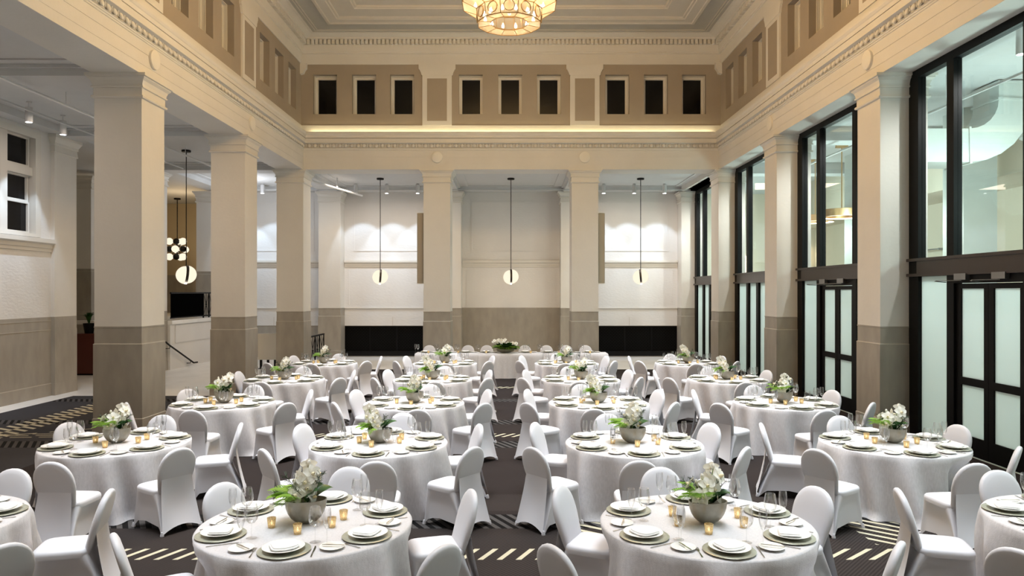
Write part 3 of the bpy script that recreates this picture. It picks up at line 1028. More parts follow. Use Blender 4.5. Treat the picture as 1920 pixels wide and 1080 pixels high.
# glass screens -----------------------------------------------------------------
def glazed_bay(n, y0, y1, doors, label):
    t = thing(f'window_{n}', label, None, (7.29, y0, 0), kind='structure')
    L = y1 - y0
    s = L / 4.26
    jb, sl_, po = 0.30 * s, 0.84 * s, 0.19 * s
    fx0, fx1 = -0.07, 0.07
    b = [0, jb, jb + sl_, jb + sl_ + po]
    mir = [L - v for v in reversed(b)]
    zt = ZS
    ztr0, ztr1 = 2.88, 3.20
    obj('jamb', MB().box(fx0, fx1, 0, b[1], 0, zt), M['black'], t)
    obj('jamb', MB().box(fx0, fx1, mir[2], L, 0, zt), M['black'], t)
    obj('head_bar', MB().box(fx0, fx1, b[1], mir[2], zt - 0.14, zt), M['black'], t)
    obj('transom_bar', MB().box(fx0 - 0.03, fx1 + 0.03, b[1], mir[2], ztr0, ztr1).box(fx0 - 0.05, fx1 + 0.05, 0.0, L, ztr1 - 0.05, ztr1).box(fx0 - 0.05, fx1 + 0.05, 0, L, ztr0, ztr0 + 0.05), M['bronze'], t)
    for a, c in ((b[2], b[3]), (mir[0], mir[1])):
        obj('mullion', MB().box(fx0, fx1, a, c, ztr1, zt - 0.14), M['black'], t)
        obj('post', MB().box(fx0, fx1, a, c, 0, ztr0), M['black'], t)
    for a, c in ((b[1], b[2]), (b[3], mir[0]), (mir[1], mir[2])):
        obj('upper_pane', MB().box(-0.006, 0.006, a, c, ztr1, zt - 0.14), M['pane'], t)
    for a, c in ((b[1], b[2]), (mir[1], mir[2])):
        obj('frosted_sidelight', MB().box(-0.006, 0.006, a, c, 0.13, ztr0), M['frost'], t)
        obj('bottom_bar', MB().box(fx0, fx1, a, c, 0, 0.13), M['black'], t)
    if not doors:
        obj('frosted_panel', MB().box(-0.006, 0.006, b[3], mir[0], 0.13, ztr0), M['frost'], t)
        obj('bottom_bar', MB().box(fx0, fx1, b[3], mir[0], 0, 0.13), M['black'], t)
        obj('middle_post', MB().box(fx0, fx1, L / 2 - 0.1, L / 2 + 0.1, 0.13, ztr0), M['black'], t)
        return
    obj('door_head', MB().box(fx0, fx1, b[3], mir[0], ztr0 - 0.13, ztr0), M['black'], t)
    a, c = b[3] + 0.01, mir[0] - 0.01
    mid = (a + c) / 2 + 0.0
    for k, (p, q) in enumerate(((a, mid - 0.004), (mid + 0.004, c))):
        d = put('door_leaf', None, t)
        st_ = 0.12
        f = MB()
        f.box(-0.03, 0.03, p, p + st_ * 0.85, 0.02, 2.74).box(-0.03, 0.03, q - st_, q, 0.02, 2.74)
        obj('stile', f, M['black'], d)
        obj('rail', MB().box(-0.03, 0.03, p + st_ * 0.85, q - st_, 0.02, 0.32), M['black'], d)
        obj('rail', MB().box(-0.03, 0.03, p + st_ * 0.85, q - st_, 1.12, 1.24), M['black'], d)
        obj('rail', MB().box(-0.03, 0.03, p + st_ * 0.85, q - st_, 2.66, 2.74), M['black'], d)
        for z0, z1 in ((0.32, 1.12), (1.24, 2.66)):
            obj('frosted_pane', MB().box(-0.006, 0.006, p + st_ * 0.85, q - st_, z0, z1), M['frost'], d)
        cx = p + 0.43 if k == 0 else p + 0.55
        cl = MB().box(-0.14, -0.06, cx - 0.17, cx + 0.13, 2.80, 2.90)
        obj('door_closer', cl, M['steel'], t)
        ar = MB().bar((-0.10, cx, 2.79), (-0.38, cx + 0.22, 2.785), 0.03, 0.012).bar((-0.38, cx + 0.22, 2.775), (-0.09, cx + 0.44, 2.765), 0.03, 0.012)
        obj('closer_arm', ar, M['steel'], t)
glazed_bay(40, 8.90, 13.16, True, 'nearest black framed glass screen with double doors')
glazed_bay(41, 14.02, 18.28, True, 'second black framed glass screen with double doors')
glazed_bay(42, 19.14, 23.40, False, 'third black framed glass screen with fixed frosted panels')
glazed_bay(43, 24.26, 28.50, False, 'farthest black framed glass screen by the back wall')
# ================================================================== LIGHT FITTINGS
# chandelier ------------------------------------------------------------
CY = 13.0
def ring_pts(r, z, n=12):
    return [(r * math.cos(2 * PI * (k + 0.5) / n), r * math.sin(2 * PI * (k + 0.5) / n), z) for k in range(n)]
ch = thing('chandelier', 'large two tier brass chandelier of cream glass facets and lit bulbs', 'chandelier', (-0.03, CY, 7.40))
ra, rb, rc_, rd = 0.335, 0.575, 0.60, 0.86
tiers = [(ra, 0.02), (rb, 0.0), (rc_, 0.23), (rd, 0.33), (rd + 0.02, 0.62), (0.5, 0.74)]
loops = [ring_pts(r, z) for r, z in tiers]
inner = ring_pts(ra, 0.25)
fm = MB()
for L in loops + [inner]:
    for k in range(12):
        fm.bar(L[k], L[(k + 1) % 12], 0.012, 0.012)
for i in range(len(loops) - 1):
    for k in range(12):
        fm.bar(loops[i][k], loops[i + 1][k], 0.01, 0.01)
for k in range(12):
    fm.bar(loops[0][k], inner[k], 0.008, 0.008)
obj('frame', fm, M['brass'], ch)
for i in range(len(loops) - 1):
    for k in range(12):
        a, b, c, d = loops[i][k], loops[i][(k + 1) % 12], loops[i + 1][(k + 1) % 12], loops[i + 1][k]
        g = MB(); g.v = [a, b, c, d]; g.f = [(0, 1, 2, 3)]; g.mi = [0]
        obj('glass_panel', g, M['chandglass'], ch)
for k in range(12):
    a, b, c, d = loops[0][k], loops[0][(k + 1) % 12], inner[(k + 1) % 12], inner[k]
    g = MB(); g.v = [a, b, c, d]; g.f = [(0, 1, 2, 3)]; g.mi = [0]
    obj('glass_panel', g, M['chandglass'], ch)
lens = MB().lathe([(0.0, 0.02), (0.05, 0.017), (0.085, 0.006), (0.092, 0.0), (0.092, -0.006)], 16)
lens_me = lens.mesh('glass_lens', M['chandglass'], True)
rim_me = MB().lathe([(0.09, -0.006), (0.099, -0.006), (0.099, 0.008), (0.09, 0.008)], 16).mesh('lens_rim', M['brass'])
bulb_me = MB().lathe([(0.004, -0.04), (0.022, -0.03), (0.03, -0.008), (0.024, 0.015), (0.012, 0.04), (0.012, 0.055)], 10).mesh('bulb', M['bulb'], True)
for k in range(12):
    a = 2 * PI * k / 12
    ap = math.cos(PI / 12) * 0.5 * (rb + rc_) + 0.008
    o = put('glass_lens', lens_me, ch, (ap * math.cos(a), ap * math.sin(a), 0.125), (0, R(90), a))
    put('lens_rim', rim_me, o)
    put('bulb', bulb_me, ch, (0.45 * math.cos(a + PI / 12), 0.45 * math.sin(a + PI / 12), 0.13))
for k in range(12):
    a = 2 * PI * k / 12
    put('bulb', bulb_me, ch, (0.72 * math.cos(a), 0.72 * math.sin(a), 0.48))
obj('rod', MB().tube([(0, 0, 0.2), (0, 0, ZH + 0.06 - 7.40)], 0.022).bar((-0.5, 0, 0.72), (0.5, 0, 0.72), 0.02, 0.02).bar((0, -0.5, 0.72), (0, 0.5, 0.72), 0.02, 0.02), M['brass'], ch)
obj('canopy', MB().lathe([(0.01, 0), (0.12, 0.02), (0.14, 0.06)], 20, (0, 0, ZH + 0.03 - 7.40), True, True), M['brass'], ch)
for k in range(4):  # unseen points added above the chandelier to spread its warm light
    a = PI / 2 * k + 0.4
    point('chandelier_fill', (-0.03 + 1.3 * math.cos(a), CY + 1.3 * math.sin(a), 9.2), 265, (1.0, 0.64, 0.27), 0.15)

# globe pendants ------------------------------------------------------------
def globe_pendant(loc, turn, tilt, label):
    """loc: globe centre"""
    t = thing('globe_pendant', label, 'pendant lamp', (loc[0], loc[1], ZA), 0, 'globe pendants in the aisles')
    L = ZA - loc[2]
    r = 0.262
    obj('ceiling_canopy', MB().lathe([(0.02, -0.06), (0.125, -0.055), (0.13, -0.03), (0.13, -0.001)], 20, cap0=True, cap1=True), M['blackiron'], t)
    obj('rod', MB().tube([(0, 0, -0.03), (0, 0, -L + r)], 0.013), M['blackiron'], t)
    g = put('lamp_head', None, t, (0, 0, -L), (0, tilt, turn))
    for s in (-1, 1):
        hemi = MB().sphere((0, 0, 0), r, 24, 9, t0=0.0, t1=0.5)
        o = obj('glass_hemisphere', hemi, M['globe'], g, True, rot=(0, R(90) * -s, 0), angle=None)
        o.location = (0.018 * s, 0, 0.012 * s)
    band = MB()
    band.lathe([(r - 0.02, -0.036), (r + 0.014, -0.036), (r + 0.014, 0.036), (r - 0.02, 0.036)], 40)
    obj('dark_band', band, M['bronze'], g, rot=(0, R(90), 0))
    point('pendant_glow', (loc[0], loc[1], loc[2] - 0.36), 32, (1.0, 0.88, 0.74), 0.2)
globe_pendant((-4.757, 26.4, 3.16), R(12), R(4), 'round opal globe pendant hanging before the left grille screen')
globe_pendant((0.0, 26.4, 3.16), R(3), R(0), 'round opal globe pendant hanging over the head table')
globe_pendant((4.72, 26.4, 3.16), R(-10), R(-5), 'round opal globe pendant hanging before the right grille screen')
globe_pendant((-9.49, 21.2, 3.11), R(32), R(6), 'round opal globe pendant hanging in the left aisle by the landing')

# cluster chandelier beyond the landing
cl_ = thing('globe_cluster', 'cluster lamp of small opal globes with dark caps beyond the landing', 'pendant lamp', (-14.72, 32, ZA))
obj('rod', MB().tube([(0, 0, -0.02), (0, 0, -2.6)], 0.02), M['blackiron'], cl_)
obj('ceiling_canopy', MB().lathe([(0.02, -0.08), (0.14, -0.06), (0.14, 0)], 16, cap0=True, cap1=True), M['blackiron'], cl_)
gm = MB().sphere((0, 0, 0), 0.155, 16, 10).mesh('opal_globe', M['globe'], True, None)
dm_ = MB().sphere((0, 0, 0), 0.135, 16, 10).mesh('dark_globe', M['blackiron'], True, None)
for r_ in (-1, 0, 1):
    for c_ in (-1, 0, 1):
        for back in (0, 1):
            lit = (r_ + c_) % 2 == 0
            if back and (lit or (r_ == 0 and c_ == 0)):
                continue
            d = (0.30 * c_ * (0.7 if back else 1), -0.10 * (1 + (r_ == 0 and c_ == 0)) + 0.42 * back, 0.34 * r_)
            put('opal_globe' if lit or back else 'dark_globe', gm if lit or back else dm_, cl_, (d[0], d[1], -2.25 + d[2]))
            obj('arm', MB().tube([(0, 0, -2.25), (d[0], d[1], -2.25 + d[2])], 0.014, 6), M['blackiron'], cl_)

# ceiling spots -----------------------------------------------------------------
def ceiling_spot(x, y, z, label, aim=None, power=0, group=None):
    t = thing('ceiling_spot', label, 'spotlight', (x, y, ZA), 0, group)
    L = ZA - z
    obj('mount_stem', MB().tube([(0, 0, 0), (0, 0, -L + 0.32)], 0.012, 6).lathe([(0.05, -0.025), (0.05, 0)], 12, cap0=True, cap1=True), M['spotbody'], t)
    obj('spot_body', MB().lathe([(0.066, -L), (0.075, -L + 0.005), (0.075, -L + 0.33), (0.03, -L + 0.335)], 16, cap1=True), M['spotbody'], t, True)
    obj('spot_lens', MB().lathe([(0.001, 0), (0.066, 0)], 16, (0, 0, -L + 0.006)), M['spotlens'], t)
    if aim:
        spot('spot_beam', (x, y, z - 0.01), aim, power, (0.62, 0.80, 1.0), 62, 0.35, 0.03)
n_ = ['first', 'second', 'third']
for i, p in enumerate((667, 725, 783)):
    x = (p - 958) * 27.75 / 1360
    ceiling_spot(x, 27.75, 6.38, f'{n_[i]} white ceiling spot from the left over the left grille screen', (x, 29.3, 3.3), 165, 'wall washing spots')
for i, p in enumerate((1132, 1189, 1246)):
    x = (p - 958) * 27.75 / 1360
    ceiling_spot(x, 27.75, 6.38, f'{n_[i]} white ceiling spot from the left over the right grille screen', (x, 29.3, 3.3), 165, 'wall washing spots')
for i, p in enumerate((492, 434)):
    x = (p - 958) * 27.75 / 1360
    ceiling_spot(x, 27.75, 6.38, ['white ceiling spot seen between the middle and corner left columns', 'white ceiling spot hidden behind the middle left column'][i], (x, 29.3, 3.3), 165, 'wall washing spots')
ceiling_spot(-10.5, 15.8, 6.30, 'white ceiling spot above the sash window, nearer one', (-11.7, 15.8, 3.0), 215, 'left aisle spots')
ceiling_spot(-10.5, 17.0, 6.29, 'white ceiling spot above the sash window, farther one', (-11.7, 17.0, 3.0), 215, 'left aisle spots')
# spots of the same rows outside the frame light the wall only
for y in (13.4, 14.6):
    spot('spot_beam', (-10.5, y, 6.3), (-11.7, y, 3.0), 215, COOL, 62, 0.35, 0.03)
tag(obj('conduit_pipe', MB().tube([(-11.2, 27.87, 6.53), (6.9, 27.87, 6.53)], 0.018, 6), M['spotbody']), 'thin white conduit carrying the ceiling spots along the back wall', 'pipe')
tag(obj('conduit_pipe', MB().tube([(-10.4, 9.0, 6.52), (-10.4, 23.0, 6.52)], 0.018, 6), M['spotbody']), 'thin white conduit carrying the ceiling spots above the sash window', 'pipe')
pp = MB().tube([(-9.2, 9.0, ZA - 0.28), (-9.2, 22.9, ZA - 0.28)], 0.03, 8)
for y in (12.0, 15.0, 17.0, 20.5):
    pp.tube([(-9.2, y, ZA - 0.28), (-9.2, y, ZA - 0.003)], 0.008, 6)
tag(obj('sprinkler_pipe', pp, M['spotbody']), 'white sprinkler pipe hung under the left aisle ceiling', 'pipe')
pp = MB().tube([(-7.0, 24.4, ZA - 0.27), (-6.75, 25.0, ZA - 0.35), (-5.75, 28.0, ZA - 0.42)], 0.04, 8).tube([(-6.3, 26.3, ZA - 0.36), (-6.3, 26.3, ZA - 0.003)], 0.03, 8)
tag(obj('duct_pipe', pp, M['spotbody']), 'white pipe slanting under the back aisle ceiling near the corner column', 'pipe')

# column loudspeakers --------------------------------------------------------------
for s, l_ in ((-1, 'tall beige column loudspeaker on the column left of the head table'), (1, 'tall beige column loudspeaker on the column right of the head table')):
    t = thing('column_speaker', l_, 'loudspeaker', (s * 2.96, 23.85, 2.9))
    b = MB().box(-0.11, 0.11, -0.14, 0.14, 0, 2.28, 0.012)
    obj('cabinet', b, M['speaker'], t)
    obj('front_grille', MB().box(-0.09, 0.09, -0.15, -0.14, 0.12, 2.22), M['speaker'], t)
    for z in (0.25, 1.95):
        obj('wall_bracket', MB().box(min(0, -s * 0.16), max(0, -s * 0.16), 0.0, 0.1, z, z + 0.08), M['black'], t)
    obj('rim_cap', MB().box(-0.115, 0.115, -0.145, 0.145, 2.28, 2.30).box(-0.115, 0.115, -0.145, 0.145, -0.02, 0.0), M['board'], t)

# ring lamps, ducts, wall light and its glowing reflection of the side room -----------------------------------
def ring_lamp(x, y, z, r, label):
    t = thing('ring_lamp', label, 'pendant lamp', (x, y, z))
    obj('gold_band', MB().lathe([(r, -0.10), (r, 0.10), (r - 0.03, 0.11), (r - 0.12, 0.11), (r - 0.14, 0.09), (r - 0.14, -0.06)], 40), M['gold'], t, True)
    obj('lit_diffuser', MB().lathe([(r - 0.14, -0.085), (r - 0.005, -0.105)], 40), M['ringlight'], t)
    obj('rod', MB().tube([(0, 0, 0.08), (0, 0, 6.8 - z)], 0.018).bar((-r + 0.06, 0, 0.09), (r - 0.06, 0, 0.09), 0.03, 0.02), M['gold'], t)
    obj('ceiling_canopy', MB().box(-0.16, 0.16, -0.06, 0.06, 6.8 - z - 0.12, 6.8 - z), M['gold'], t)
ring_lamp(9.35, 20.5, 4.82, 0.60, 'larger gold ring lamp seen through the second glass screen')
ring_lamp(9.65, 23.0, 4.92, 0.55, 'farther gold ring lamp partly behind the black mullion')

def duct(pts, w_, h_, label, seg=True):
    t = thing('air_duct', label, 'air duct', (0, 0, 0))
    P_ = [Vector(p) for p in pts]
    rows = []
    for i, p in enumerate(P_):
        tg = (P_[min(i + 1, len(P_) - 1)] - P_[max(i - 1, 0)]).normalized()
        side = Vector((0, 1, 0))
        up = tg.cross(side).normalized()
        rows.append([tuple(p + side * a * w_ / 2 + up * b * h_ / 2) for a, b in ((-1, -1), (1, -1), (1, 1), (-1, 1))])
    mb = MB().quad_grid(rows, True, True, True)
    obj('duct_body', mb, M['duct'], t)
    for i in (0, 1, len(P_) - 2, len(P_) - 1):
        tg = (P_[min(i + 1, len(P_) - 1)] - P_[max(i - 1, 0)]).normalized()
        side = Vector((0, 1, 0))
        up = tg.cross(side).normalized()
        r2 = []
        for d in (-0.02, 0.02):
            r2.append([tuple(P_[i] + tg * d + side * a * (w_ / 2 + 0.03) + up * b * (h_ / 2 + 0.03)) for a, b in ((-1, -1), (1, -1), (1, 1), (-1, 1))])
        obj('duct_flange', MB().quad_grid(r2, True, True, True), M['duct'], t)
arc = [(7.7, 14.7, 5.5), (9.05, 14.7, 5.5)] + [(9.05 + 0.9 * math.sin(R(a)), 14.7, 6.4 - 0.9 * math.cos(R(a))) for a in (15, 30, 45, 60, 75, 90)] + [(9.95, 14.7, 6.75)]
duct(arc, 0.8, 0.66, 'big pale rectangular air duct turning up behind the nearest glass screen')
t = thing('round_duct', 'pale round duct drum at the ceiling behind the nearest glass screen', 'air duct', (10.84, 14.7, 6.19))
obj('drum', MB().lathe([(0.42, -0.45), (0.45, -0.43), (0.45, 0.59)], 24, cap0=True, cap1=True), M['duct'], t, True)
obj('collar', MB().lathe([(0.47, 0.1), (0.47, 0.16)], 24, cap0=True, cap1=True), M['duct'], t)
pp = MB().tube([(8.4, 9.5, 6.2), (8.4, 22, 6.2)], 0.03, 8)
for y in (11, 14, 17, 20):
    pp.tube([(8.4, y, 6.2), (8.4, y, 6.797)], 0.008, 6)
tag(obj('sprinkler_pipe', pp, M['spotbody']), 'white sprinkler pipe running behind the glass screens', 'pipe')
for y, l_ in ((11.44, 'bright ceiling spot behind the upper pane of the nearest glass screen'), (16.5, 'ceiling spot behind the nearest right column'),
              (21.7, 'ceiling spot behind the middle right column'), (26.8, 'ceiling spot behind the corner right column')):
    t = thing('ceiling_spot', l_, 'spotlight', (8.05, y, 6.8))
    obj('spot_body', MB().lathe([(0.066, -0.45), (0.075, -0.44), (0.075, 0)], 16, cap1=True), M['spotbody'], t, True)
    obj('spot_lens', MB().lathe([(0.001, 0), (0.066, 0)], 16, (0, 0, -0.445)), M['spotlens'], t)
    spot('spot_beam', (8.05, y, 6.33), (7.1, y + 1.2, 1.5), 400, (1.0, 0.95, 0.95), 135, 0.8, 0.04)
for x, z0, z1, l_ in ((12.72, 3.75, 4.5, 'upright glowing wall tube seen through the second glass screen'), (10.02, 3.45, 4.15, 'glowing tube standing in for a lamp reflection in the third glass screen')):  # second tube stands in for a reflection of the first
    t = thing('wall_light_and_reflection', l_, 'wall lamp', (x, 30.9, z0))
    obj('light_tube', MB().lathe([(0.05, 0), (0.05, z1 - z0)], 12, cap0=True, cap1=True), M['ringlight'], t)
    obj('back_plate', MB().box(-0.05, 0.05, 0.05, 0.1, 0.1, z1 - z0 - 0.1), M['gold'], t)
t = thing('clothes_rail', 'clothes rail shelf on the far wall of the room behind the glass', 'rail', (12.6, 24.5, 3.9))
obj('rail_bar', MB().tube([(0.2, -3.0, 0.0), (0.2, 1.5, 0.0)], 0.02), M['steel'], t)
for y in (-2.8, -0.5, 1.3):
    obj('rail_bracket', MB().box(0.18, 0.4, y - 0.02, y + 0.02, -0.03, 0.03), M['steel'], t)

# railings, notice board, reception desk --------------------------------------------------
def railing(loc, rz, L, n, label, solid=0.0, h=0.95):
    t = thing('iron_railing', label, 'railing', loc, rz)
    obj('top_rail', MB().box(-0.03, 0.03, 0, L, h - 0.05, h), M['blackiron'], t)
    obj('bottom_rail', MB().box(-0.02, 0.02, 0, L, 0.06, 0.10), M['blackiron'], t)
    if solid:
        obj('solid_panel', MB().box(-0.012, 0.012, 0.02, solid, 0.10, h - 0.05), M['dark'], t)
    st_ = (L - solid) / n
    for i in range(n + 1):
        y = solid + i * st_
        obj('post', MB().box(-0.02, 0.02, max(0, y - 0.02), min(L, y + 0.02), 0, h - 0.05), M['blackiron'], t)
    for i in range(n):
        y0, y1 = solid + i * st_ + 0.02, solid + (i + 1) * st_ - 0.02
        ym = (y0 + y1) / 2
        x_ = MB().bar((0, y0, 0.10), (0, y1, h - 0.05), 0.014, 0.014).bar((0, y1, 0.10), (0, y0, h - 0.05), 0.014, 0.014)
        obj('crossed_bars', x_, M['blackiron'], t)
        obj('baluster', MB().box(-0.007, 0.007, ym - 0.007, ym + 0.007, 0.1, h - 0.05), M['blackiron'], t)
        obj('rosette', MB().sphere((0, ym, 0.5), 0.035, 10, 6), M['blackiron'], t)
railing((-11.45, 24.4, 1.65), 0, 4.1, 3, 'black railing along the raised landing, half of it solid', solid=2.6)
railing((-7.12, 25.75, 0.0), 0, 1.85, 3, 'short black iron railing beside the corner column', h=1.04)
hr = thing('handrail', 'black sloping handrail on the white landing wall', 'handrail', (-11.3, 23.8, 0))
obj('rail', MB().tube([(0.04, -0.55, 0.98), (0.04, -0.15, 0.98), (0.04, 0.1, 0.86), (0.04, 1.95, 0.10), (0.04, 2.25, 0.09)], 0.028), M['blackiron'], hr)
for y, z in ((0.15, 0.83), (1.7, 0.2)):
    obj('rail_bracket', MB().tube([(-0.07, y, z - 0.09), (0.03, y, z - 0.09), (0.04, y, z - 0.01)], 0.012, 6).lathe([(0.035, -0.01), (0.035, 0.01)], 10, (-0.065, y, z - 0.09)), M['blackiron'], hr)
nb = thing('notice_board', 'pale notice board on black legs behind the left columns', 'notice board', (-8.15, 24.7, 0))
obj('board', MB().box(-0.46, 0.46, -0.02, 0.02, 0.30, 1.19), M['board'], nb)
for x in (-0.36, -0.12, 0.12, 0.36):
    obj('leg', MB().box(x - 0.035, x + 0.035, -0.03, 0.03, 0, 0.30), M['blackiron'], nb)
obj('base_bar', MB().box(-0.42, 0.42, -0.12, 0.12, 0.0, 0.02), M['blackiron'], nb)
dk = thing('reception_desk', 'maroon reception desk in the dark alcove', 'desk', (-13.6, 23.0, 0))
obj('front_panel', MB().box(-0.9, 0.9, -0.3, 0.3, 0.05, 1.24), M['maroon'], dk)
obj('desk_top', MB().box(-0.95, 0.95, -0.34, 0.34, 1.24, 1.30), M['maroon'], dk)
obj('kick_plate', MB().box(-0.88, 0.88, -0.27, 0.27, 0, 0.05), M['black'], dk)
pl = thing('potted_plant', 'dark leafy plant in a black pot on the maroon desk', 'plant', (-13.35, 22.95, 1.30))
obj('pot', MB().lathe([(0.12, 0), (0.17, 0.3), (0.17, 0.32), (0.15, 0.32), (0.14, 0.27)], 16, cap0=True, cap1=True), M['black'], pl, True)
def strap_leaf(L, w_, arch, n=6, fold=0.25):
    mb = MB(); rows = []
    for i in range(n + 1):
        t_ = i / n
        ww = w_ * math.sin(PI * (0.08 + 0.92 * t_)) ** 0.7 * (1 if t_ < 1 else 0.02)
        x = L * t_ * (1 - 0.25 * arch * t_)
        z = L * arch * (t_ - t_ * t_ * 0.95)
        rows.append([(x, -ww, z + fold * ww), (x, 0, z), (x, ww, z + fold * ww)])
    return mb.quad_grid(rows)
for k in range(12):
    obj('leaf', strap_leaf(0.55, 0.05, 0.8), M['leaf'], pl, True, (0, 0, 0.28), (0, R(random.uniform(-60, -25)), k * 2.4))

# ================================================================== BANQUET
ZT = 0.75
# grid of round tables: (x, y)
def t_at(xl, xr, y):
    a = ((xl + xr) / 2 - 958) / 1360
    return a * y
ROWY = [5.82, 8.92, 12.15, 15.4, 18.9]
TX = [
    [-4.86, -1.64, 1.56, 4.76],
    [-4.84, -1.62, 1.51, 4.69],
    [-4.82, -1.62, 1.47, 4.59],
    [-4.81, -1.66, 1.48, 4.60],
    [-4.86, -1.72, 1.45, 4.60],
]
RT = 0.84
ROWN = ['front row', 'second row', 'third row', 'fourth row', 'fifth row']
COLN = ['far-left', 'centre-left', 'centre-right', 'far-right']


def cloth_mesh(seed, dents=()):
    """dents: (angle, chair radius) of chairs pushed under the rim; their seats push the hanging cloth in"""
    rnd = random.Random(seed)
    n = 168
    ph = [rnd.uniform(0, 6.28) for _ in range(5)]
    fr_ = [9, 13, 17, 23, 6]
    am = [0.013, 0.015, 0.010, 0.005, 0.013]
    def fold(th):
        s = sum(a * math.sin(f * th + p) for a, f, p in zip(am, fr_, ph))
        return s
    mb = MB()
    rows = []
    for r, z in ((0.001, ZT), (0.3, ZT), (0.6, ZT), (0.78, ZT), (RT - 0.022, ZT), (RT - 0.008, ZT - 0.003), (RT, ZT - 0.014)):
        rows.append([(r * math.cos(2 * PI * j / n), r * math.sin(2 * PI * j / n), z) for j in range(n)])
    lv = 13
    for i in range(1, lv + 1):
        t_ = i / lv
        z = (ZT - 0.014) * (1 - t_) + 0.014 * t_
        row = []
        for j in range(n):
            th = 2 * PI * j / n
            f = fold(th + 0.05 * math.sin(3 * t_ + ph[0]))
            puddle = 0.022 * max(0, t_ - 0.93) / 0.07 * (1 + math.sin(11 * th + ph[1]))
            r = RT + 0.004 + 0.06 * t_ ** 1.1 + f * 2.9 * t_ ** 0.75 + puddle
            for da, dr in dents:
                d = (th - da + PI) % (2 * PI) - PI
                if abs(d) > 1.0:
                    continue
                lat = abs(r * math.sin(d))
                wl = min(1.0, max(0.0, (0.44 - lat) / 0.15)) if dr > 0.95 else min(1.0, max(0.0, (0.62 - lat) / 0.25))
                wz = min(1.0, max(0.0, (0.70 - z) / 0.17))
                rmax = dr - (0.276 if dr > 0.95 else 0.295)
                if r > rmax:
                    r -= (r - rmax) * (wl * wl * (3 - 2 * wl)) * wz
            row.append((r * math.cos(th), r * math.sin(th), z))
        rows.append(row)
    return mb.quad_grid(rows, True).mesh('tablecloth', M['cloth'], True, 70)

# --- chair prototype -------------------------------------------------------
def supel(a, b, n, N, cx=0, cy=0):
    pts = []
    for j in range(N):
        th = 2 * PI * j / N
        c, s = math.cos(th), math.sin(th)
        pts.append((cx + a * math.copysign(abs(c) ** (2 / n), c), cy + b * math.copysign(abs(s) ** (2 / n), s)))
    return pts


